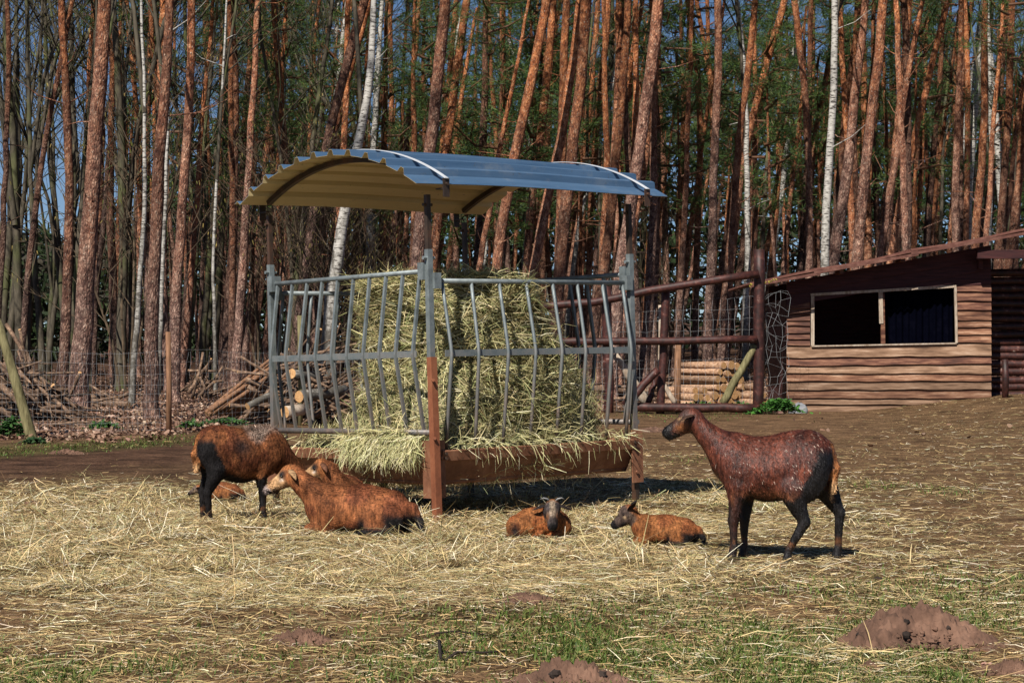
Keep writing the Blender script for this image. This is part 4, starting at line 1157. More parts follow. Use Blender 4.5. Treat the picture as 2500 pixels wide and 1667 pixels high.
pine, birch, grey = 'pine', 'birch', 'grey'
T = [
 (pine, "forked thin red pine at the very left edge of the picture", [(14, 0), (25, 150), (17, 226), (14, 400), (4, 597), (-6, 800)], 12, 17, 56),
 (pine, "dark orange pine leaning right behind the left brush heap", [(160, 95), (149, 130), (118, 290), (90, 480), (73, 597), (50, 880)], 12, 18, 58),
 (pine, "pale pine with a torn bark base touching the thick dark pine", [(157, 0), (163, 115), (168, 230), (176, 400), (176, 500), (161, 806), (147, 1003)], 17, 27, 42.3),
 (pine, "thickest dark pine of the left wood with a purple brown base", [(247, 0), (239, 190), (225, 420), (214, 560), (202, 760), (191, 1006)], 32, 50, 41),
 (pine, "thin shaded pine rising just left of the thickest pine's top", [(232, -30), (222, 75), (212, 300), (199, 500), (196, 700)], 11, 13, 70),
 (pine, "slim orange pine leaning right beside the thickest pine", [(268, 0), (275, 190), (273, 330), (252, 574), (233, 730), (226, 900)], 12, 16, 66),
 (pine, "slim wavy orange pine left of the white stemmed birch", [(306, 0), (321, 153), (337, 306), (341, 574), (338, 800)], 12, 14, 78),
 (pine, "bright tall pine with knots standing left of the short fence post", [(417, 0), (405, 190), (386, 383), (378, 550), (371, 768), (369, 1029)], 21, 37, 36),
 (pine, "shaded dark brown pine standing right of the short fence post", [(469, 0), (463, 190), (455, 383), (444, 500), (428, 730), (425, 982)], 19, 28, 49),
 (birch, "white birch with a curved stem between the two left pines", [(352, 250), (356, 333), (356, 480), (348, 620), (333, 806), (322, 988)], 8, 16, 46),
 (birch, "slender white birch half hidden behind the knotty pine", [(408, 380), (402, 500), (396, 700), (390, 844), (386, 965)], 8, 12, 55),
 (pine, "dark red pine left of the brush pile with a straight stem", [(559, 0), (574, 190), (572, 400), (570, 560), (555, 768), (545, 952)], 15, 23, 62),
 (pine, "red based pine behind the left flank of the tall brush pile", [(627, 76), (608, 383), (599, 520), (589, 730), (575, 930)], 14, 25, 58),
 (pine, "thin dark red pine over the left tip of the blue roof", [(640, -20), (647, 115), (660, 330), (668, 470), (672, 640)], 11, 13, 84),
 (pine, "pale orange speckled pine in front of the feeder's left post", [(666, 0), (685, 230), (697, 383), (700, 520), (708, 730), (710, 860)], 15, 20, 66),
 (pine, "red pine leaning right above the crest of the blue roof", [(892, 0), (823, 230), (788, 383), (769, 515), (750, 615), (719, 844)], 22, 24, 56),
 (pine, "slimmer pine leaning alongside the red leaning pine", [(905, 20), (892, 60), (835, 230), (808, 380), (790, 520)], 13, 15, 68),
 (birch, "thick pale birch with cracked bark behind the feeder's left bars", [(911, 0), (907, 153), (896, 268), (876, 363), (845, 470), (830, 560), (812, 700), (798, 870)], 14, 38, 50),
 (pine, "thin dark pine rising behind the middle of the roof's left half", [(949, 0), (957, 230), (953, 367), (948, 560)], 12, 14, 86),
 (pine, "thick pink grey pine standing behind the near feeder post", [(1091, 0), (1068, 191), (1054, 367), (1032, 517), (1018, 645), (1010, 800)], 26, 36, 48),
 (pine, "narrow orange pine close behind the thick pink grey pine", [(1114, 0), (1079, 367), (1060, 560)], 13, 14, 80),
 (pine, "brown pine leaning right beside the thick pink grey pine", [(1141, 0), (1114, 191), (1087, 367), (1062, 600)], 19, 21, 66),
 (birch, "thin white birch stem crossing between two pines over the roof", [(1150, -30), (1129, 20), (1098, 153), (1085, 300)], 9, 10, 88),
 (birch, "thin forked birch leaning left above the roof's middle", [(1200, 10), (1213, 50), (1259, 115), (1278, 218), (1300, 340)], 7, 11, 84),
 (pine, "dark leaning pine rising above the roof right of the forked birch", [(1336, 0), (1305, 172), (1259, 367), (1240, 459), (1217, 597), (1200, 760)], 22, 28, 56),
 (pine, "vivid orange pine right of the dark leaning pine", [(1351, 0), (1340, 153), (1320, 344), (1300, 459), (1288, 597)], 18, 21, 66),
 (pine, "stout red pine leaning right over the middle of the roof", [(1435, 0), (1420, 191), (1397, 367), (1385, 459), (1374, 597), (1350, 800)], 26, 31, 52),
 (pine, "grey brown pine crossing behind the stout red pine", [(1410, 80), (1397, 172), (1366, 367), (1340, 459), (1313, 597), (1290, 740)], 20, 27, 58),
 (pine, "dark red slanting pine over the right half of the roof", [(1485, 0), (1473, 172), (1451, 344), (1440, 560)], 15, 18, 74),
 (pine, "grey brown straight pine left of the right feeder post", [(1512, 0), (1512, 191), (1500, 383), (1493, 467), (1481, 597), (1472, 760)], 17, 22, 66),
 (birch, "speckled white birch leaning right below the roof's right end", [(1530, 60), (1500, 184), (1458, 363), (1428, 467), (1405, 597)], 8, 13, 74),
 (pine, "short topped orange pine leaning behind the bright pine", [(1572, -10), (1558, 57), (1531, 203), (1516, 380)], 13, 15, 82),
 (pine, "brightest sunlit pine rising behind the roof's right end", [(1611, 0), (1596, 153), (1562, 344), (1554, 421), (1535, 540), (1507, 700), (1496, 860), (1492, 950)], 27, 32, 49),
 (pine, "thin dark red pine right of the brightest pine", [(1676, 0), (1692, 115), (1711, 268), (1708, 420), (1703, 574), (1698, 760)], 14, 17, 74),
 (pine, "thin brown pine bending right beside the dark red one", [(1700, 11), (1715, 76), (1734, 191), (1742, 268), (1742, 420)], 11, 13, 90),
 (pine, "straight reddish pine above the log fence's top rail", [(1753, 0), (1757, 153), (1745, 383), (1738, 597), (1730, 760)], 18, 24, 60),
 (birch, "pale crooked birch standing behind the firewood stack", [(1797, -10), (1803, 10), (1818, 153), (1822, 344), (1826, 597), (1822, 760), (1818, 880)], 10, 17, 64),
 (pine, "pale pine behind the firewood stack left of the crooked birch", [(1845, 0), (1830, 153), (1807, 306), (1784, 597), (1770, 740), (1760, 880)], 15, 22, 62),
 (pine, "dark pine leaning far right behind the crooked birch", [(1921, 0), (1872, 153), (1837, 287), (1807, 421), (1790, 560)], 17, 21, 72),
 (pine, "orange topped pine standing above the shed's left eave", [(1937, 0), (1952, 115), (1971, 268), (1976, 430), (1975, 640)], 16, 20, 68),
 (pine, "brown pine forking rightwards beside the orange topped pine", [(2036, 110), (2025, 153), (2002, 249), (1985, 350), (1975, 480)], 13, 15, 76),
 (birch, "tall bright white birch rising over the shed roof", [(2036, 0), (2036, 191), (2025, 344), (2013, 597), (2008, 720)], 15, 24, 58),
 (pine, "slim red pine leaning right next to the tall white birch", [(2101, 0), (2067, 230), (2048, 421), (2036, 597), (2026, 740)], 14, 18, 74),
 (pine, "stout two toned pine over the middle of the shed roof", [(2159, 0), (2140, 191), (2113, 383), (2094, 597), (2085, 720)], 22, 30, 54),
 (pine, "thin red pine touching the stout two toned pine", [(2160, 20), (2147, 153), (2128, 383), (2116, 560)], 10, 11, 92),
 (pine, "tan pine leaning right, second right of the stout pine", [(2222, 20), (2208, 153), (2189, 306), (2166, 597)], 14, 18, 72),
 (pine, "curved orange pine leaning strongly right above the shed", [(2322, -10), (2316, 19), (2277, 134), (2251, 268), (2212, 421), (2178, 597)], 15, 19, 66),
 (pine, "thin straight pine between the tan and the curved pine", [(2214, 120), (2212, 191), (2208, 597)], 10, 12, 90),
 (pine, "orange straight pine with a fork over the shed's roof end", [(2354, 0), (2365, 191), (2362, 400), (2358, 574)], 13, 16, 76),
 (pine, "dark pine slanting behind the orange straight pine", [(2378, -20), (2373, 0), (2346, 268), (2319, 597)], 12, 14, 84),
 (birch, "thin white birch with a bend near the right edge", [(2406, 0), (2415, 172), (2419, 344), (2415, 600)], 9, 12, 76),
 (pine, "grey pine directly left of the thin right-hand birch", [(2418, 60), (2407, 172), (2388, 600)], 12, 14, 86),
 (pine, "strong orange pine right of the thin right-hand birch", [(2469, 0), (2465, 230), (2450, 421), (2438, 600)], 17, 21, 62),
 (pine, "tan pine cut by the right edge of the picture", [(2512, 60), (2495, 287), (2480, 600)], 13, 16, 76),
 (pine, "thin dark pine left of the bright fork near the roof's left tip", [(505, 60), (500, 250), (496, 500), (492, 760)], 9, 11, 92),
 (birch, "slender mossy sapling with yellow green catkins right of the short post", [(530, 420), (521, 520), (519, 700), (525, 850), (526, 968)], 7, 10, 54),
 (grey, "mossy green stemmed tree at the left behind the brush heap", [(92, 420), (84, 560), (70, 760), (66, 900)], 9, 14, 64),
 (grey, "grey smooth tree leaning left between the brush heap and the pines", [(70, 480), (78, 640), (92, 770), (102, 880)], 12, 20, 60),
 (grey, "dark forked bare tree behind the pale torn pine", [(190, 500), (150, 640), (126, 800), (118, 890)], 9, 15, 66),
 (grey, "dark bare tree at the left edge with branches against the sky", [(62, 0), (72, 200), (66, 420), (40, 640), (22, 860)], 8, 14, 70),
 (grey, "greenish bare tree between the knotty pine and the curved birch", [(300, 500), (300, 700), (303, 960)], 8, 13, 62),
 (grey, "moss covered thin stem just right of the thickest pine's foot", [(226, 760), (222, 860), (219, 955)], 8, 11, 58),
]
for (kind, label, pts, wt, wb, D) in T:
    tree(kind, label, pts, wt, wb, D)

# the deeper wood: trees one can count but hardly tell apart
def deep_wood():
    r = np.random.default_rng(81)
    trunks = []
    for i in range(8):
        H_ = 15 + i; bend = r.normal(.04, .05)
        pts = [np.array([bend * z + .25 * math.sin(z * .3 + i) * r.uniform(.2, 1), 0, z]) for z in np.linspace(-.15, H_, 12)]
        me, q, s = trunk_mesh(pts, np.linspace(.17, .05, 12) * r.uniform(.75, 1.2), r, 9, 16)
        trunks.append((me, q, H_))
    tm = []
    for me, q, H_ in trunks:
        a = me.copy(); a.materials.append(M['pine']); b = me.copy(); b.materials.append(M['grey']); c = me.copy(); c.materials.append(M['birch'])
        tm.append((a, b, c, q, H_))
    used = []; rec = []
    def place(n, pxr, yr, kind, lab, grp, low=0.0):
        k = 0; tries = 0
        while k < n and tries < 5000:
            tries += 1
            px = r.uniform(*pxr); Y = math.sqrt(r.uniform(yr[0] ** 2, yr[1] ** 2)); x = px2x(px, Y)
            if any((x - a) ** 2 + (Y - b) ** 2 < 1.3 for a, b in used): continue
            used.append((x, Y)); k += 1
            a, b, c, q, H_ = tm[r.integers(len(tm))]
            sc = r.uniform(.85, 1.15) * (1 - low)
            t = thing({'pine': 'pine_tree', 'grey': 'bare_tree', 'birch': 'birch_tree'}[kind], lab, {'pine': 'pine', 'grey': 'tree', 'birch': 'birch'}[kind], (x, Y, g(x, Y)), 0, grp)
            t.scale = (sc, sc, sc); rec.append((t, px + 60 * (kind == 'pine'), lab))
            o = bpy.data.objects.new("trunk", a if kind == 'pine' else (b if kind == 'grey' else c)); link(o, t)
            o.rotation_euler = (r.normal(0, .012), r.normal(.045, .045) * (px > 500), 0)
            if kind == 'pine':
                s2 = r.uniform(.75, 1.05) * (1 + low); ch = 5.6 * s2; zc0 = H_ - ch + .5
                cr = bpy.data.objects.new("crown", CROWNS[r.integers(len(CROWNS))]); link(cr, t)
                cr.location = (np.interp(zc0 + ch * .4, q[:, 2], q[:, 0]), 0, zc0); cr.scale = (s2, s2, s2); cr.rotation_euler = (0, 0, r.uniform(0, 6.28))
            else:
                cr = bpy.data.objects.new("crown", BARE[r.integers(len(BARE))]); link(cr, t)
                zc0 = H_ * .22; cr.location = (np.interp(zc0, q[:, 2], q[:, 0]), 0, zc0); s_ = (H_ - zc0) / 13.5; cr.scale = (s_ * .9, s_ * .9, s_); cr.rotation_euler = (0, 0, r.uniform(0, 6.28))
    place(190, (230, 2620), (58, 112), 'pine', "slender pine deep in the wood behind the front rows", "pines deep in the wood")
    place(60, (600, 2620), (72, 112), 'pine', "low bushy pine filling the gaps between taller trunks", "low pines in the wood", .38)
    place(22, (-120, 520), (56, 105), 'grey', "bare grey tree in the thin left part of the wood against the sky", "bare trees in the left part of the wood")
    place(6, (560, 2600), (62, 100), 'grey', "bare grey tree standing among the pines", "bare trees among the pines")
    place(12, (350, 2600), (70, 105), 'birch', "thin birch deep among the pines", "birches deep in the wood")
    place(9, (-700, -130), (50, 95), 'grey', "bare grey tree in the thin left part of the wood against the sky", "bare trees in the left part of the wood")
    place(6, (2640, 3000), (58, 100), 'pine', "slender pine deep in the wood behind the front rows", "pines deep in the wood")
    for px, Y, Hh in ((1190, 68, 11.5), (1285, 71, 12.5), (1425, 70, 11), (1150, 74, 10), (905, 72, 12), (620, 70, 10.5), (2010, 76, 12), (1655, 70, 11.5), (480, 72, 12.5), (1905, 72, 12), (1330, 66, 9.5), (760, 75, 13), (2240, 74, 13)):
        a, b, c, q, H_ = tm[r.integers(len(tm))]; x = px2x(px, Y)
        t = thing("pine_tree", "young green pine", "pine", (x, Y, g(x, Y)), 0, "young pines behind the leaning trunks"); rec.append((t, px, "young green low crowned pine"))
        o = bpy.data.objects.new("trunk", a); link(o, t); sc = Hh / H_; o.scale = (sc * .8, sc * .8, sc)
        cr = bpy.data.objects.new("crown", CROWNS[r.integers(len(CROWNS))]); link(cr, t); ch = Hh * .55
        cr.location = (q[-8, 0] * sc, 0, Hh - ch + .4); cr.scale = (1.25, 1.25, ch / 5.6); cr.rotation_euler = (0, 0, r.uniform(0, 6.28))
    # undergrowth
    k = 0
    for i in range(9):
        px = r.uniform(300, 1750); Y = r.uniform(47, 92)
        if 1480 < px < 2000 and Y < 56: Y += 10
        x = px2x(px, Y); sme, ce = SHRUBS[r.integers(4)]
        t = thing("hazel_bush", "leafless hazel bush", "bush", (x, Y, g(x, Y)), r.uniform(0, 6.28), "hazel bushes under the pines")
        s_ = r.uniform(.8, 1.5); t.scale = (s_, s_, s_); rec.append((t, px, "leafless catkin hung hazel bush"))
        a = bpy.data.objects.new("twigs", sme); link(a, t); b = bpy.data.objects.new("catkins", ce); link(b, t); b["kind"] = "stuff"
        
    marks = [(-400, 'at the left edge'), (90, 'above the left brush heap'), (190, 'behind the thickest left pine'), (290, 'between the thickest and the knotty pine'), (390, 'behind the short fence post'),
             (480, 'right of the short fence post'), (560, "beyond the roof's left tip"), (650, "behind the feeder's left post"), (740, 'behind the left roof slope'), (830, 'behind the thick pale birch'),
             (920, 'behind the roof crest'), (1000, 'behind the near feeder post'), (1090, 'right of the near feeder post'), (1180, 'above the hay bale'), (1270, 'above the right bars'), (1360, "behind the roof's middle"),
             (1450, 'left of the right feeder post'), (1540, "behind the roof's right end"), (1630, 'above the log fence'), (1720, 'above the firewood stack'), (1810, 'above the thick gate post'), (1900, "above the shed's left eave"),
             (1990, 'behind the tall white birch'), (2080, 'above the left window pane'), (2170, 'above the right window pane'), (2260, "above the shed's right boards"), (2350, "above the shed's log wing"), (2440, 'at the right edge')]
    short = {"slender pine deep in the wood behind the front rows": "slender deep pine", "low bushy pine filling the gaps between taller trunks": "low bushy pine",
             "bare grey tree in the thin left part of the wood against the sky": "bare grey tree", "bare grey tree standing among the pines": "bare grey tree", "thin birch deep among the pines": "thin white birch"}
    groups = {}
    for t, px, lab in rec:
        i = max(q for q in range(len(marks)) if px >= marks[q][0] or q == 0)
        groups.setdefault((short.get(lab, lab), i), []).append((px, t))
    for (lab, i), lst in groups.items():
        lst.sort(key=lambda a: a[0])
        for q, (px, t) in enumerate(lst):
            t["label"] = lab + ' ' + marks[i][1] + (', ' + ORD[q] + ' from the left' if len(lst) > 1 else '')
    # far edge of the wood, one mass
    n = 56000; px = r.uniform(-1100, 3500, n); Y = r.uniform(118, 150, n); x = (px - 1250) * Y / F
    hm = np.interp(px, [-1100, -200, 260, 520, 3500], [9, 6.5, 8.5, 17, 21]) * (.6 + .6 * vnoise(px * .012, Y * .05, 5))
    z = G(x, Y) + r.random(n) ** .8 * hm
    c = pick_cols(n, [(.03, .05, .02), (.05, .045, .03), (.045, .07, .025)], [2, 2, 1], r)
    V, Q, C = blades(np.stack([x, Y, z], 1), r.normal(0, 1, (n, 3)), r.normal(0, 1, (n, 3)), r.uniform(.7, 1.6, n), r.uniform(.10, .28, n), r.normal(0, .1, n), c)
    o = mobj("far_wood", big_mesh("far_wood", V, Q, col=C), M['needle'])
    tag(o, "dark mass of trees closing the view far behind the trunks", "far wood", kind="stuff")
deep_wood()
# ------------------------------------------------------------------ sheep
def animal(name, label, prims, color_fn, loc, rz, scale=1.0, h=.0125, ears=(), eyes=(), horns=(), nfur=30000, fur=(.012, .032), seed=0, flow=(-1, 0, -.45), lift=.16, woolly=None, mat='fur', white=0.0):
    r = np.random.default_rng(seed)
    def fn(Pt):
        d = None
        for pr in prims:
            kk = pr[-1]
            e = cap(Pt, *pr[1:5]) if pr[0] == 'c' else ell(Pt, *pr[1:3])
            d = e if d is None else smin(d, e, kk)
        return d + .009 * (fbm(Pt[:, 0] * 13 + Pt[:, 2] * 8, Pt[:, 1] * 13 - Pt[:, 2] * 7, seed + 3, 2) - .5)
    allp = np.array([p for pr in prims for p in ((pr[1], pr[2]) if pr[0] == 'c' else (np.array(pr[1]) - np.array(pr[2]), np.array(pr[1]) + np.array(pr[2])))], float)
    lo = allp.min(0) - .2; hi = allp.max(0) + .2; lo[2] = max(lo[2], -.06)
    V, Q = surface_nets(fn, lo, hi, h)
    t = thing(name, label, "lamb" if "lamb" in name else "sheep", loc, rz)
    t.scale = (scale,) * 3
    col = color_fn(V, r)
    mobj("body", big_mesh("body", V, Q, col=col, smooth=True), M[mat], t)
    # short coat
    p, N, k = face_sample(V, Q, nfur, r)
    D = np.tile(np.array(flow, float), (nfur, 1)) + r.normal(0, .28, (nfur, 3))
    D = D - (D * N).sum(1, keepdims=True) * N; D = norm(D) + N * r.uniform(.05, lift * 2, (nfur, 1))
    L = r.uniform(*fur, nfur)
    ok = p[:, 2] > .015
    headness = np.ones(nfur)
    if woolly is not None:
        wv = woolly(p); L = L * (1 + .9 * wv); D = D + (r.normal(0, .7, (nfur, 3)) + N * .5) * wv[:, None]
    slim = np.clip(np.min([np.linalg.norm(p - np.array(e), axis=1) for e in (eyes or [(9, 9, 9)])], 0) / .14, .3, 1)
    L = L * slim * np.where(p[:, 2] < .25 * (1 if 'lamb' not in name else .2), .55, 1)
    cl = fbm(p[:, 0] * 26, p[:, 2] * 20 + p[:, 1] * 23, seed + 11, 2)[:, None]
    C = color_fn(p, r) * (.45 + 1.1 * cl) * (1 + (r.random((nfur, 1)) - .40) * .8)
    if white:
        wm = (r.random(nfur) < white * sstep(.45, .75, fbm(p[:, 0] * 7, p[:, 2] * 7 + p[:, 1] * 3, seed + 40, 3))) & (p[:, 2] > .40) & (p[:, 0] < .36)
        wm &= C.max(1) > .03
        C[wm] = np.array([.46, .36, .30]) * r.uniform(.4, 1.0, (wm.sum(), 1)); L[wm] *= 1.2
    V2, Q2, C2 = blades(p[ok] - N[ok] * .002, D[ok], N[ok], L[ok], r.uniform(.0022, .0048, ok.sum()), r.uniform(-.05, .12, ok.sum()), np.clip(C[ok], .002, 1))
    o = mobj("coat", big_mesh("coat", V2, Q2, col=C2), M[mat], t); o["kind"] = "stuff"
    for (c, d, L_, w_, upv, cc) in ears:
        d = norm(np.array(d, float)); u = norm(np.cross(upv, d)); n_ = np.cross(d, u)
        Vs = []; nn = 9
        for i in range(nn + 1):
            s = i / nn; ww = w_ * math.sin(math.pi * min(1, .18 + s * .82)) ** .8 * (1 - .25 * s) * (1 if i < nn else .15)
            ctr = np.array(c) + d * L_ * s - n_ * .02 * s * s
            for (a, b) in ((-1, 0), (-.6, .30), (0, .42), (.6, .30), (1, 0), (.6, .06), (0, .16), (-.6, .06)):
                Vs.append(ctr + u * ww * a + n_ * ww * b)
        Qs = np.array([(8 * i + q, 8 * i + (q + 1) % 8, 8 * i + 8 + (q + 1) % 8, 8 * i + 8 + q) for i in range(nn) for q in range(8)])
        cl = np.tile(np.array(cc, float), (len(Vs), 1)); cl[::8] *= 1.5; cl[4::8] *= 1.5
        mobj("ear", big_mesh("ear", np.array(Vs), Qs, col=cl, smooth=True), M['fur'], t)
    for c in eyes:
        m = MB(); n_ = 8
        Vs = [(math.cos(2 * math.pi * j / n_) * math.sin(math.pi * i / 6), math.sin(2 * math.pi * j / n_) * math.sin(math.pi * i / 6), math.cos(math.pi * i / 6)) for i in range(7) for j in range(n_)]
        m.add(np.array(Vs) * (.0105 if 'lamb' not in name else .0085) + np.array(c), [(i * n_ + j, i * n_ + (j + 1) % n_, (i + 1) * n_ + (j + 1) % n_, (i + 1) * n_ + j) for i in range(6) for j in range(n_)])
        m.obj("eye", M['eye'], t, True)
    for pts in horns:
        m = MB(); m.tube(pts, np.linspace(.0125, .004, len(pts)), 8); m.obj("horn", M['horn'], t, True)
    return t

CH = np.array([.215, .080, .032]); RD = np.array([.110, .032, .019]); BK = np.array([.011, .010, .011]); BUF = np.array([.46, .29, .15]); OR = np.array([.28, .112, .040])
GREYW = np.array([.42, .34, .29])
def lerp(c, d, w): return c + (np.array(d) - c) * np.clip(w, 0, 1)[:, None]
def mottled(p, base, dark, r, s=9, seed=2):
    n = fbm(p[:, 0] * s, p[:, 2] * s + p[:, 1] * s * .6, seed, 4)
    return np.tile(base, (len(p), 1)) * (1 + (n - .5) * .9)[:, None] + (np.array(dark) - base) * sstep(.48, .62, n)[:, None] * .75

def standing_prims(fat=1.0, head='up', hind=((-.195, .215), (-.385, .255)), hooves=((-.10, .012), (-.365, .012)), legsy=.085):
    f = fat; k = .05
    pr = [('c', (.17, 0, .515), (.0, 0, .495), .140 * f, .155 * f, k), ('c', (.0, 0, .495), (-.19, 0, .545), .155 * f, .140 * f, k),
          ('e', (.17, 0, .60), (.10, .075 * f, .085), None, .05), ('e', (-.16, 0, .60), (.15, .10 * f, .10), None, .05), ('c', (.14, 0, .595), (-.13, 0, .602), .062, .070, .05), ('e', (-.23, 0, .545), (.115, .135 * f, .145), None, .06), ('e', (-.02, 0, .415), (.19, .115 * f, .11 * f), None, .06)]
    if head == 'up':
        pr += [('c', (.215, 0, .565), (.385, 0, .735), .092, .052, .07),
               ('e', (.415, 0, .768), (.062, .047, .056), None, .035), ('c', (.43, 0, .758), (.545, 0, .690), .046, .029, .03), ('c', (.44, 0, .722), (.535, 0, .672), .036, .022, .025)]
    else:
        pr += [('c', (.215, 0, .53), (.44, 0, .33), .125, .075, .07),
               ('e', (.465, 0, .30), (.06, .05, .062), None, .04), ('c', (.475, 0, .285), (.535, 0, .155), .046, .030, .03)]
    for s, (fx, ff) in ((1, (.183, 0)), (-1, (.128, 0))):
        y = legsy * s
        pr += [('e', (.16, y * .9, .47), (.085, .055, .14), None, .05), ('c', (fx - .02, y, .40), (fx + .002, y * .96, .215), .047, .027, .03),
               ('c', (fx + .002, y * .96, .215), (fx, y * .94, .075), .0265, .0185, .015), ('c', (fx, y * .94, .075), (fx + .012, y * .94, .012), .021, .027, .012)]
    for s, hk, hf in ((1, hind[0], hooves[0]), (-1, hind[1], hooves[1])):
        y = legsy * 1.05 * s
        stx = hk[0] + .075
        pr += [('e', (-.20, y * .85, .475), (.115, .065, .15), None, .05), ('c', (stx, y, .385), (hk[0], y, hk[1]), .066, .030, .04),
               ('c', (hk[0], y, hk[1]), (hf[0] - .012, y, .065), .029, .0195, .015), ('c', (hf[0] - .012, y, .065), (hf[0], y, .012), .021, .028, .012)]
    pr += [('c', (-.315, 0, .615), (-.352, 0, .50), .034, .030, .03), ('c', (-.352, 0, .50), (-.345, 0, .385), .029, .019, .02)]
    return pr
def std_color(base, dark, headc, blk_hip=1.0):
    def f(p, r):
        c = mottled(p, base, dark, r)
        n = fbm(p[:, 0] * 14, p[:, 2] * 14 + p[:, 1] * 9, 77, 3)
        x, y, z = p[:, 0], p[:, 1], p[:, 2]
        c = lerp(c, OR, sstep(.42, .30, z) * sstep(.02, .1, np.abs(y)) * (x < .2) * .6 * sstep(-.3, -.1, x))
        belly = sstep(.375, .345, z + (n - .5) * .05 + .035 * np.cos(x * 9)) * sstep(.20, .16, x)
        c = lerp(c, BK, belly)
        leg = sstep(.40, .24, z + (n - .5) * .10)
        c = lerp(c, BK, leg * .92)
        brown = (sstep(.035, .06, np.abs(y)) * sstep(.40, .36, z) * sstep(.10, .2, z) * sstep(.02, -.01, np.abs(x - .165) - .018))
        c = lerp(c, base * .7, brown * .5)
        pat = np.exp(-((z - .10) / .02) ** 2) * (n > .5); c = lerp(c, OR * .7, pat * .5)
        # black inner thigh running up beside the tail
        rump = sstep(.012, -.012, x - (-.265 + (.60 - z) * .42) - (n - .5) * .05) * sstep(.64, .58, z) * sstep(.012, .035, np.abs(y)) * sstep(.2, .3, z + .1)
        c = lerp(c, BK, rump * blk_hip)
        tl = sstep(.042, .036, np.abs(y)) * sstep(-.325, -.335, x)
        c = lerp(c, OR, tl * .8); c = lerp(c, BUF, tl * sstep(.46, .40, z))
        return np.clip(headc(c, p, n), .003, 1)
    return f
def head_up_cols(c, p, n):
    x, z = p[:, 0], p[:, 2]
    hd = sstep(.40, .45, x) * sstep(.60, .66, z)
    top = hd * sstep(.735, .775, z + (x - .42) * .55); c = lerp(c, (.045, .022, .018), top)
    c = lerp(c, BK, hd * sstep(.505, .535, x)); c = lerp(c, BK, hd * sstep(.700, .685, z + (x - .50) * .4) * sstep(.45, .49, x))
    cheek = hd * np.exp(-(((x - .475) / .028) ** 2 + ((z - .722) / .022) ** 2)); c = lerp(c, OR, cheek * .9)
    st = hd * np.exp(-(((x - .468) / .02) ** 2 + ((z - .762) / .008) ** 2)); c = lerp(c, BUF, st * .8)
    return c
def flecks(fn, amt, sx=30, seed=5, where=None):
    def f(p, r):
        c = fn(p, r); n = vnoise(p[:, 0] * sx * 3.4, p[:, 2] * sx * .9 + p[:, 1] * 17, seed) * (.35 + .9 * vnoise(p[:, 0] * 7, p[:, 2] * 7, seed + 1))
        w = sstep(.66, .78, n) * amt * sstep(.4, .46, p[:, 2])
        if where is not None: w = np.maximum(w, where(p))
        return lerp(c, GREYW, w)
    return f
def gz_at(x, y): return g(x, y)

# right-hand ewe, looking left
def right_ewe():
    x, Y = ground_at(1875, 1364)
    col = std_color(RD, (.035, .011, .009), head_up_cols)
    er = [((.405, .047, .782), (.55, .55, -.10), .105, .026, (0, 0, 1), (.05, .028, .02)), ((.405, -.047, .785), (.3, -.9, .05), .09, .026, (0, 0, 1), (.05, .028, .02))]
    animal("sheep", "dark red brown ewe standing alone at the right and looking left", standing_prims(.87), col, (x, Y, gz_at(x, Y) - .005), math.radians(172), 1.03, ears=er,
           eyes=[(.452, .043, .768), (.452, -.043, .768)], seed=1, nfur=46000, fur=(.009, .024), mat='gloss', lift=.15, white=.05, flow=(-.5, 0, -1))
right_ewe()

# left-hand ewe grazing with its head behind the lying one
def left_ewe():
    x, Y = ground_at(592, 1270)
    def head(c, p, n):
        return lerp(c, (.05, .02, .014), sstep(.30, .46, p[:, 0]) * sstep(.45, .33, p[:, 2]))
    wool = lambda p: sstep(.60, .66, p[:, 2] + .04 * np.sin(p[:, 0] * 22)) * sstep(-.02, .06, p[:, 0]) * sstep(.30, .22, p[:, 0])
    base = std_color(CH * .9, (.07, .02, .012), head)
    def c2(p, r):
        c = base(p, r)
        c = lerp(c, (.02, .014, .014), np.exp(-(((p[:, 0] + .05) / .07) ** 2 + ((p[:, 2] - .56) / .07) ** 2)) * .9)
        return lerp(c, GREYW, wool(p) * (.55 + .5 * vnoise(p[:, 0] * 40, p[:, 2] * 30 + p[:, 1] * 30, 4)))
    animal("sheep", "woolly chestnut ewe with a pale shoulder patch grazing at the left of the feeder", standing_prims(1.10, 'down', ((-.27, .23), (-.30, .23)), ((-.255, .012), (-.275, .012)), .095), c2,
           (x, Y, gz_at(x, Y) - .01), math.radians(27), .93, seed=2, nfur=36000, fur=(.010, .026), woolly=wool,
           ears=[((.47, .05, .33), (-.3, .8, -.1), .10, .026, (0, 0, 1), (.05, .025, .02)), ((.47, -.05, .33), (-.3, -.8, -.1), .10, .026, (0, 0, 1), (.05, .025, .02))])
left_ewe()
# an ewe feeding from the far side: only her dark legs show under the trough
def far_ewe():
    x, Y = ground_at(915, 1211)
    def head(c, p, n): return c
    animal("sheep", "ewe feeding behind the trough with only dark legs showing beneath it", standing_prims(.9, 'down'), std_color(CH, (.06, .02, .012), head), (x, Y, gz_at(x, Y)), math.radians(-80), .92, seed=3, nfur=3000)
far_ewe()

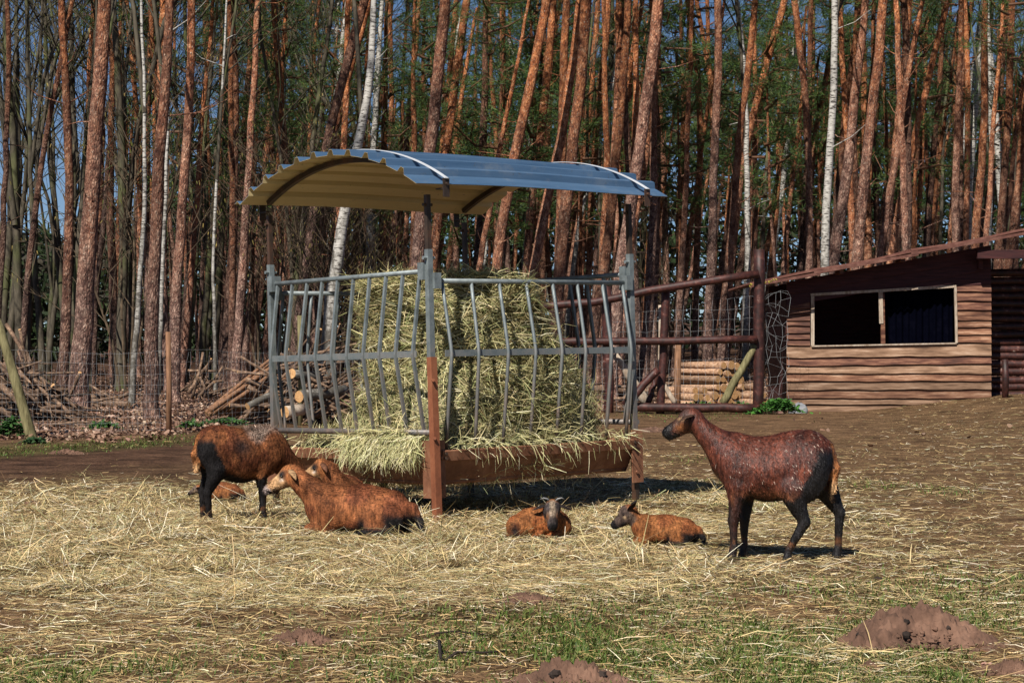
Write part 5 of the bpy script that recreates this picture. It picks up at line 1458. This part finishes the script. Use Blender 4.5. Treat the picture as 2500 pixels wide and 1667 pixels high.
# ---- lying animals
def lying_prims(neck=((.25, 0, .19), (.395, 0, .325)), skull=(.43, 0, .352), muz=(.575, 0, .262), sz=1.0, jaw=.035, thigh=1):
    k = .05
    neck = [np.array(q, float) for q in neck]; skull = np.array(skull, float); muz = np.array(muz, float)
    jv = np.array([0, 0, -jaw])
    pr = [('c', (.20, 0, .135), (-.02, 0, .140), .135, .150, k), ('c', (-.02, 0, .14), (-.23, .0, .108), .150, .118, k), ('c', (.17, 0, .20), (-.20, 0, .185), .085, .085, .06),
          ('c', neck[0], neck[1], .108, .064, .07), ('e', skull, (.060, .046, .055), None, .035), ('c', skull + (muz - skull) * .12, muz, .046, .029, .03),
          ('c', skull + (muz - skull) * .2 + jv, muz + jv * .45, .034, .021, .025)]
    for s in (1, -1):
        pr += [('e', (-.17, .122 * s, .10), (.125, .062, .105), None, .022), ('c', (-.08, .155 * s, .04), (-.20, .165 * s, .026), .032, .022, .02),
               ('c', (-.20, .165 * s, .026), (-.03, .185 * s, .018), .020, .018, .012),
               ('e', (.17, .112 * s, .13), (.085, .050, .115), None, .022), ('c', (.21, .10 * s, .06), (.315, .095 * s, .035), .040, .026, .025), ('c', (.315, .095 * s, .035), (.20, .12 * s, .02), .025, .019, .012)]
    pr += [('c', (-.34, 0, .16), (-.385, .02, .07), .032, .024, .03), ('c', (-.385, .02, .07), (-.40, .06, .02), .024, .016, .02)]
    return pr
def lying_color(base, dark, skull, muz, face, hs=1.0, blackthigh=True):
    skull = np.array(skull, float); muz = np.array(muz, float); ax = (muz - skull) / np.linalg.norm(muz - skull); LN = np.linalg.norm(muz - skull)
    upv = norm(np.array([0, 0, 1.0]) - ax * ax[2]); sd = np.cross(upv, ax)
    def f(p, r):
        c = mottled(p, base, dark, r)
        n = fbm(p[:, 0] * 14, p[:, 2] * 14 + p[:, 1] * 9, 78, 3)
        x, y, z = p[:, 0], p[:, 1], p[:, 2]
        if blackthigh:
            c = lerp(c, BK, sstep(.155, .11, z + (n - .5) * .06) * sstep(-.15, -.20, x))
            c = lerp(c, BK, np.exp(-(((x + .03) / .035) ** 2 + ((z - .05) / .065) ** 2)) * sstep(.07, .12, np.abs(y)) * 1.2)
            c = lerp(c, BK, sstep(.062, .03, z) * sstep(.16, .1, x))
        q = p - skull; t = (q @ ax) / LN; u = q @ upv; v = np.abs(q @ sd)
        hd = sstep(-.35, -.05, t) * (np.linalg.norm(q - np.outer(np.clip(t, 0, 1) * LN, ax), axis=1) < .085 * hs)
        return np.clip(face(c, hd, t, u / hs, v / hs, n), .003, 1)
    return f
def ewe_face(c, hd, t, u, v, n):
    c = lerp(c, BUF, hd * sstep(.15, .4, t) * .85); c = lerp(c, OR * 1.2, hd * sstep(.3, .0, t) * .6)
    c = lerp(c, BK, hd * np.exp(-(((t - .24) / .17) ** 2 + ((u - .022) / .020) ** 2)) * 1.3 * sstep(.006, .02, v))
    c = lerp(c, (.03, .022, .02), hd * np.exp(-(((t - .28) / .10) ** 2 + ((u + .0) / .010) ** 2)) * .8 * sstep(.02, .035, v))
    c = lerp(c, (.60, .55, .50), hd * np.exp(-(((t - .36) / .07) ** 2 + ((u + .008) / .008) ** 2)) * .8 * sstep(.02, .03, v))
    c = lerp(c, (.30, .25, .24), hd * sstep(.88, 1.0, t)); c = lerp(c, BK, hd * sstep(-.006, -.020, u) * sstep(.62, .8, t) * .97)
    c = lerp(c, (.06, .03, .02), hd * sstep(-.02, -.045, u) * sstep(.2, .4, t) * .6)
    return c
def dark_face(c, hd, t, u, v, n):
    c = lerp(c, (.055, .045, .042), hd * .92); c = lerp(c, (.26, .20, .15), hd * sstep(.5, .65, n) * .35 * (t < .6))
    c = lerp(c, (.50, .36, .22), hd * np.exp(-(((t - .30) / .08) ** 2 + ((u + .008) / .010) ** 2)) * sstep(.015, .03, v))
    c = lerp(c, BK, hd * np.exp(-(((t - .22) / .10) ** 2 + ((u - .02) / .012) ** 2)) * .9)
    c = lerp(c, BK, hd * sstep(.85, 1.0, t)); c = lerp(c, BK, hd * sstep(-.016, -.03, u) * sstep(.3, .6, t))
    return c
def eyes_of(skull, muz, s=1.0, t=.27, w=.041, up=.010):
    skull = np.array(skull, float); muz = np.array(muz, float); ax = norm(muz - skull); upv = norm(np.array([0, 0, 1.0]) - ax * ax[2]); sd = np.cross(upv, ax)
    c = skull + (muz - skull) * t + upv * up * s
    return [tuple(c + sd * w * s), tuple(c - sd * w * s)], ax, upv, sd
def front_ewe():
    x, Y = ground_at(880, 1303); sk, mz = (.45, 0, .375), (.60, 0, .275)
    ey, ax, upv, sd = eyes_of(sk, mz)
    er = [(tuple(np.array(sk) + s * sd * .045 + upv * .012 - ax * .02), tuple(s * sd * .75 - ax * .25 - upv * .62), .105, .027, (0, 0, 1), (.30, .19, .10)) for s in (1, -1)]
    animal("sheep", "chestnut ewe lying in the hay with buff face turned left, foremost of the two", lying_prims(((.24, 0, .20), (.41, 0, .345)), sk, mz), lying_color(CH * 1.02, (.10, .03, .016), sk, mz, ewe_face),
           (x, Y, gz_at(x, Y) + .005), math.radians(173), 1.0, ears=er, eyes=ey, seed=4, nfur=34000, fur=(.012, .035))
front_ewe()
def second_ewe():
    x, Y = ground_at(842, 1268); sk, mz = (.30, -.115, .385), (.295, -.255, .295)
    ey, ax, upv, sd = eyes_of(sk, mz)
    er = [(tuple(np.array(sk) + s * sd * .045 + upv * .012 - ax * .02), tuple(s * sd * .75 - ax * .2 - upv * .55), .10, .027, (0, 0, 1), (.13, .06, .035)) for s in (1, -1)]
    animal("sheep", "second ewe lying behind the foremost one with only its dark crowned head showing", lying_prims(((.24, -.01, .20), (.30, -.075, .355)), sk, mz), lying_color(CH * .85, (.07, .02, .012), sk, mz, ewe_face),
           (x, Y, gz_at(x, Y)), math.radians(-93), 1.0, ears=er, eyes=ey, seed=5, nfur=15000)
second_ewe()
def right_lamb():
    x, Y = ground_at(1625, 1327); s = .58
    sk, mz = (.385, .02, .315), (.525, .03, .20)
    ey, ax, upv, sd = eyes_of(sk, mz, 1.55, .27, .041, .010)
    er = [(tuple(np.array(sk) + q * sd * .066 + upv * .018 - ax * .03), tuple(q * sd * .55 - ax * .72 + upv * .25), .155, .042, (0, 0, 1), (.02, .016, .016)) for q in (1, -1)]
    pr = lying_prims(((.22, 0, .17), (.35, .01, .285)), sk, mz, jaw=.05)
    pr[4] = ('e', sk, (.100, .076, .094), None, .035); pr[5] = ('c', tuple(np.array(sk) + (np.array(mz) - sk) * .12), mz, .064, .042, .03); pr[6] = ('c', tuple(np.array(sk) + (np.array(mz) - sk) * .25 - [0, 0, .045]), tuple(np.array(mz) - [0, 0, .018]), .048, .032, .03)
    animal("lamb", "small orange brown lamb with black face lying on the right, facing left", pr, lying_color(OR * .92, (.16, .05, .02), sk, mz, dark_face, 1.5),
           (x, Y, gz_at(x, Y)), math.radians(171), s, h=.013, ears=er, eyes=ey, seed=6, nfur=12000, fur=(.014, .035))
right_lamb()
def front_lamb():
    x, Y = ground_at(1312, 1312); s = .60
    # body curled across, the head turned to the camera
    sk, mz = (.14, -.20, .33), (.135, -.305, .145)
    ey, ax, upv, sd = eyes_of(sk, mz, 1.5, .25, .044, .004)
    er = [(tuple(np.array(sk) + q * sd * .068 + upv * .0 - ax * .02), tuple(q * sd * .95 - ax * .05 - upv * .34 + np.array([0, 0, -.10])), .165, .040, (0, -.4, 1), (.02, .015, .015)) for q in (1, -1)]
    hn = [[np.array(sk) + q * sd * .032 + upv * .05 - ax * .05, np.array(sk) + q * sd * .055 + upv * .075 - ax * .065, np.array(sk) + q * sd * .095 + upv * .075 - ax * .075, np.array(sk) + q * sd * .125 + upv * .05 - ax * .07] for q in (1, -1)]
    hn = [[tuple(a) for a in h_] for h_ in hn]
    pr = [('c', (.20, .05, .14), (.0, .04, .15), .135, .150, .05), ('c', (.0, .04, .15), (-.20, .02, .12), .150, .125, .05), ('c', (.2, .08, .20), (-.1, .08, .21), .08, .09, .06),
          ('c', (.16, -.04, .18), (.12, -.14, .29), .11, .075, .07), ('e', sk, (.080, .088, .090), None, .035), ('c', tuple(np.array(sk) + (np.array(mz) - sk) * .12), mz, .076, .047, .03),
          ('c', tuple(np.array(sk) + (np.array(mz) - sk) * .3 + [0, .03, -.02]), tuple(np.array(mz) + [0, .01, -.012]), .05, .034, .03),
          ('e', (-.20, -.05, .10), (.12, .07, .11), None, .04), ('c', (-.2, -.10, .05), (-.33, -.14, .025), .035, .022, .02), ('e', (.26, .0, .12), (.10, .09, .12), None, .05),
          ('c', (.22, -.10, .05), (.10, -.17, .03), .036, .024, .02), ('c', (.02, -.10, .05), (-.06, -.15, .02), .034, .022, .02)]
    def face(c, hd, t, u, v, n):
        c = lerp(c, (.05, .042, .042), hd); c = lerp(c, (.36, .29, .21), hd * sstep(.026, .010, v) * sstep(.75, .35, t) * (.35 + .6 * n)); c = lerp(c, (.33, .26, .2), hd * sstep(.5, .68, n) * .4 * (t < .8))
        c = lerp(c, OR, hd * np.exp(-(((t - .55) / .16) ** 2 + ((v - .036) / .012) ** 2)) * .7); c = lerp(c, BK, hd * sstep(.9, 1.02, t)); return c
    base = lying_color(OR * 1.0, (.2, .06, .02), sk, mz, face, 1.5, False)
    def c2(p, r):
        c = base(p, r); c = lerp(c, BK, np.exp(-(((p[:, 0] + .24) / .06) ** 2 + ((p[:, 2] - .08) / .10) ** 2)) * sstep(-.0, -.04, p[:, 1]))
        return lerp(c, BK, sstep(.05, .03, p[:, 2]) * sstep(-.1, -.25, p[:, 0]))
    animal("lamb", "orange brown lamb with small grey horns lying curled and facing the camera", pr, c2, (x, Y, gz_at(x, Y) + .0), math.radians(4), s, h=.013, ears=er, eyes=ey, horns=hn, seed=7, nfur=12000, fur=(.014, .03))
front_lamb()
def hidden_lamb():
    x, Y = ground_at(540, 1222); s = .5
    sk, mz = (.40, .0, .19), (.52, .0, .12)
    ey, ax, upv, sd = eyes_of(sk, mz, 1.4)
    pr = lying_prims(((.22, 0, .15), (.36, 0, .19)), sk, mz)
    animal("lamb", "brown lamb lying behind the grazing ewe's hind legs", pr, lying_color(OR * .8, (.12, .04, .02), sk, mz, dark_face, 1.3), (x, Y, gz_at(x, Y)), math.radians(176), s, h=.02, eyes=ey, seed=8, nfur=6000,
           ears=[(tuple(np.array(sk) + q * sd * .05 - ax * .02), tuple(q * sd * .7 - ax * .6), .13, .035, (0, 0, 1), (.03, .02, .02)) for q in (1, -1)])
hidden_lamb()

# ------------------------------------------------------------------ small things on the ground
def mound(label, px, py, wpx, h_, seed, depth=.8, clods=0, name="molehill", cat="molehill", mt='soil'):
    Y = F * CZ / (py - HOR); x = px2x(px, Y); R_ = wpx * .5 * Y / F; gz = g(x, Y); r = np.random.default_rng(seed)
    n = 110; u = np.linspace(-1.25, 1.25, n); A, B = np.meshgrid(u, u, indexing='ij')
    ang = np.arctan2(B, A); rad = np.hypot(A, B) / (1 + .18 * np.sin(ang * 2 + seed) + .12 * np.sin(ang * 3 + 2 * seed))
    prof = .5 - .5 * np.cos(np.pi * np.clip(1.08 - rad, 0, 1)); prof = .45 * prof + .55 * np.clip(1 - np.sqrt(rad ** 2 + .02), 0, 1)
    xx = x + A * R_; yy = Y + B * R_ * depth
    lump = (fbm(A * 5 + seed, B * 5, seed, 4) - .5) * 2
    fine = fbm(A * 22 + seed, B * 22, seed + 5, 3) - .5
    z = G(xx, yy) + h_ * prof * (1 + .30 * lump) + (.022 * lump + .045 * fine) * sstep(1.1, .8, rad) * min(1, .35 + h_ / .12) - .05 * sstep(.92, 1.15, rad) + .012 * (r.random(A.shape) - .5)
    V = np.stack([A * R_, B * R_ * depth, z - gz], -1).reshape(-1, 3)
    i = np.arange(n - 1)[:, None] * n + np.arange(n - 1)[None]
    Q = np.stack([i, i + n, i + n + 1, i + 1], -1).reshape(-1, 4)
    t = thing(name, label, cat, (x, Y, gz))
    mobj("soil", big_mesh("soil", V, Q, smooth=True), M[mt], t)
    # crumbs of soil
    nb = int(420 * wpx / 350) + 14
    m = MB()
    for q in range(nb):
        a = r.uniform(0, 6.28); d = r.random() ** .5 * 1.3; px_, py_ = math.cos(a) * d * R_, math.sin(a) * d * R_ * depth
        zz = np.interp(d, [0, 1.0], [h_, 0]) * .82 + float(G(np.array([x + px_]), np.array([Y + py_]))[0]) - gz
        blob(m, (px_, py_, zz), r.uniform(.004, .020) * r.uniform(.4, 1), r)
    m.obj("soil_crumbs", M[mt], t)["kind"] = "stuff"
    for q in range(clods):
        a = r.uniform(3.3, 6.1); d = r.uniform(.3, .85)
        c = (math.cos(a) * d * R_, math.sin(a) * d * R_ * depth, h_ * (1 - d) * .95 + .01)
        m = MB(); blob(m, c, r.uniform(.013, .022), r); m.obj("clod", M['clod'], t)
def blob(m, c, s, r, sq=(1, 1, .75)):
    n_ = 6; Vs = []
    for i in range(5):
        for j in range(n_):
            a, b = math.pi * i / 4, 2 * math.pi * j / n_; k = s * r.uniform(.75, 1.25)
            Vs.append((c[0] + k * sq[0] * math.sin(a) * math.cos(b), c[1] + k * sq[1] * math.sin(a) * math.sin(b), c[2] + k * sq[2] * math.cos(a)))
    m.add(Vs, [(i * n_ + j, i * n_ + (j + 1) % n_, (i + 1) * n_ + (j + 1) % n_, (i + 1) * n_ + j) for i in range(4) for j in range(n_)])
mound("big red brown molehill with dark clods in the right foreground", 2215, 1572, 370, .150, 1, .8, 6)
mound("low flattened molehill at the lower edge right of the middle", 1390, 1662, 300, .075, 2, .8, 2)
mound("shallow molehill half covered with hay in the left foreground", 745, 1560, 150, .045, 3, .7)
mound("tiny mound of soil just below the big molehill", 2125, 1632, 75, .03, 4)
mound("flat patch of dug soil at the right edge of the foreground", 2470, 1632, 150, .03, 5, .7)
mound("small bare soil patch amid the hay in the middle foreground", 1290, 1468, 130, .035, 6, .7)
mound("low reddish mound of soil right behind the feeder", 1600, 1052, 120, .06, 7, 1.2)
mound("flat reddish soil heap on the grass strip at the left", 165, 1103, 75, .05, 8, 1.5)
def lump(label, px, py, s, mt, name, cat, sq=(1, .8, .6), seed=0, group=None):
    Y = F * CZ / (py - HOR); x = px2x(px, Y); gz = g(x, Y); r = np.random.default_rng(seed); m = MB()
    for q in range(5): blob(m, (r.normal(0, s * .5), r.normal(0, s * .4), s * .4), s * r.uniform(.4, .7), r, sq)
    o = m.obj(name, M[mt], None, True, (x, Y, gz)); tag(o, label, cat, group)
lump("black clump of sheep dung on the grass left of the others", 2145, 1415, .022, 'clod', "dung_clump", "dung", seed=1)
lump("black clump of sheep dung at the far right of the foreground", 2370, 1403, .020, 'clod', "dung_clump", "dung", seed=2)
lump("dark clump of dung under the standing ewe's front", 2265, 1296, .02, 'clod', "dung_clump", "dung", seed=3)
lump("small dark clod left of the tiny mound", 1890, 1632, .018, 'clod', "dung_clump", "dung", seed=4)
lump("dark clump of dung at the left edge on the bare soil", 40, 1208, .035, 'clod', "dung_clump", "dung", seed=5)
lump("low dark clump beside the left edge below the dung", 30, 1228, .05, 'soil', "soil_clump", "soil clump", seed=6)
lump("small round soil lump right of the dark dung at left", 84, 1230, .05, 'soil', "soil_clump", "soil clump", seed=7)
lump("pale pebble near the right edge of the foreground", 2408, 1620, .018, 'pinkstone', "pebble", "stone", seed=8)
def shed_stones():
    Y = 40.9; r = np.random.default_rng(3)
    for px, py, w, h_, mt, lab, nm in ((1950, 1003, 48, .20, 'stone', "blue grey rounded stone lying against the shed's lowest plank", "stone"), (1905, 1010, 24, .13, 'pinkstone', "small pink stone between the green nettles and the grey stone", "stone")):
        x = px2x(px, Y); gz = g(x, Y); s = w * .5 * Y / F; n = 20; Vs = []
        for i in range(11):
            for j in range(n):
                a, b = math.pi * i / 10, 2 * math.pi * j / n; k = 1 + .10 * math.sin(3 * b + i) + r.normal(0, .02)
                Vs.append((s * k * math.sin(a) * math.cos(b), s * .7 * k * math.sin(a) * math.sin(b), h_ * k * math.cos(a)))
        m = MB(); m.add(Vs, [(i * n + j, i * n + (j + 1) % n, (i + 1) * n + (j + 1) % n, (i + 1) * n + j) for i in range(10) for j in range(n)])
        o = m.obj(nm, M[mt], None, True, (x, Y, gz)); tag(o, lab, "stone")
shed_stones()
def nettles(px, Y, w, h_, n, label, seed, pal):
    r = np.random.default_rng(seed); x0 = px2x(px, Y); gz = g(x0, Y)
    t = thing("nettle_patch", label, "plant", (x0, Y, gz))
    a = r.normal(0, .42, n) * w; b = r.normal(0, .3, n) * w * .6; hh = h_ * np.exp(-(a / w) ** 2 * 1.3) * r.uniform(.25, 1, n) * (1 + .35 * a / w)
    D = norm(r.normal(0, 1, (n, 3)) * [1, 1, .35]); L = r.uniform(.05, .10, n)
    V, Q, C = blades(np.stack([a, b, hh], 1), D, norm(r.normal(0, .35, (n, 3)) + [0, -.3, 1]), L, L * .6, r.normal(.08, .05, n), pick_cols(n, pal, [1] * len(pal), r, .25))
    o = mobj("leaves", big_mesh("leaves", V, Q, col=C), M['grass'], t); o["kind"] = "stuff"
    m = MB()
    for q in range(0, n, max(1, n // 70)): m.tube([(a[q] * .9, b[q] * .9, -.02), (a[q], b[q], hh[q])], .004, 3, cap=False)
    m.obj("stems", M['mosspost'], t)["kind"] = "stuff"
GP = [(.05, .15, .025), (.07, .20, .03), (.035, .10, .02)]
nettles(1893, 40.2, .50, .30, 900, "fresh green nettles growing at the left corner of the shed", 31, GP)
nettles(25, 28.3, .26, .28, 300, "dark green plant at the left edge beside the leaning post", 32, [(.03, .08, .02), (.05, .12, .03)])
nettles(80, 26.6, .16, .08, 120, "small low weed in front of the leaning post's foot", 33, [(.035, .075, .03), (.05, .10, .035)])
nettles(248, 31.5, .34, .14, 240, "sparse green weeds growing through the leaves left of the fence post", 34, [(.04, .10, .025), (.06, .14, .03)])
nettles(460, 31.5, .22, .15, 180, "green weeds right of the short fence post", 35, [(.04, .10, .025), (.06, .14, .03)])
nettles(545, 33.5, .5, .12, 260, "low green plants on the leaves at the foot of the brush pile", 36, [(.03, .08, .02), (.05, .12, .03)])
nettles(1690, 45.2, .7, .14, 320, "ground weeds in front of the stacked logs", 37, [(.04, .09, .025), (.06, .12, .03)])
nettles(1800, 44.0, .4, .14, 200, "green weeds between the brace and the thick fence post", 38, [(.04, .10, .025), (.06, .14, .03)])
def twig(label, pts, rad, seed):
    pp = []
    for px, py, h_ in pts:
        Y = F * CZ / (py - HOR); x = px2x(px, Y); pp.append((x, Y, g(x, Y) + h_))
    pp = np.array(pp); c = pp[0].copy(); m = MB(); m.tube(pp - c, np.linspace(rad, rad * .6, len(pp)), 6)
    o = m.obj("twig", M['clod'], None, True, tuple(c)); tag(o, label, "twig")
twig("thin dark forked twig lying on the grass left of the low molehill", [(1072, 1568, .03), (1076, 1598, .01), (1085, 1608, .012), (1115, 1592, .02), (1180, 1590, .015), (1235, 1585, .012)], .007, 1)
twig("fine dark twig behind the forked one", [(1062, 1548, .02), (1110, 1544, .02), (1180, 1546, .012)], .004, 2)
twig("thin brown twig on the hay below the right lamb", [(1700, 1376, .015), (1740, 1368, .03), (1762, 1352, .06)], .004, 3)
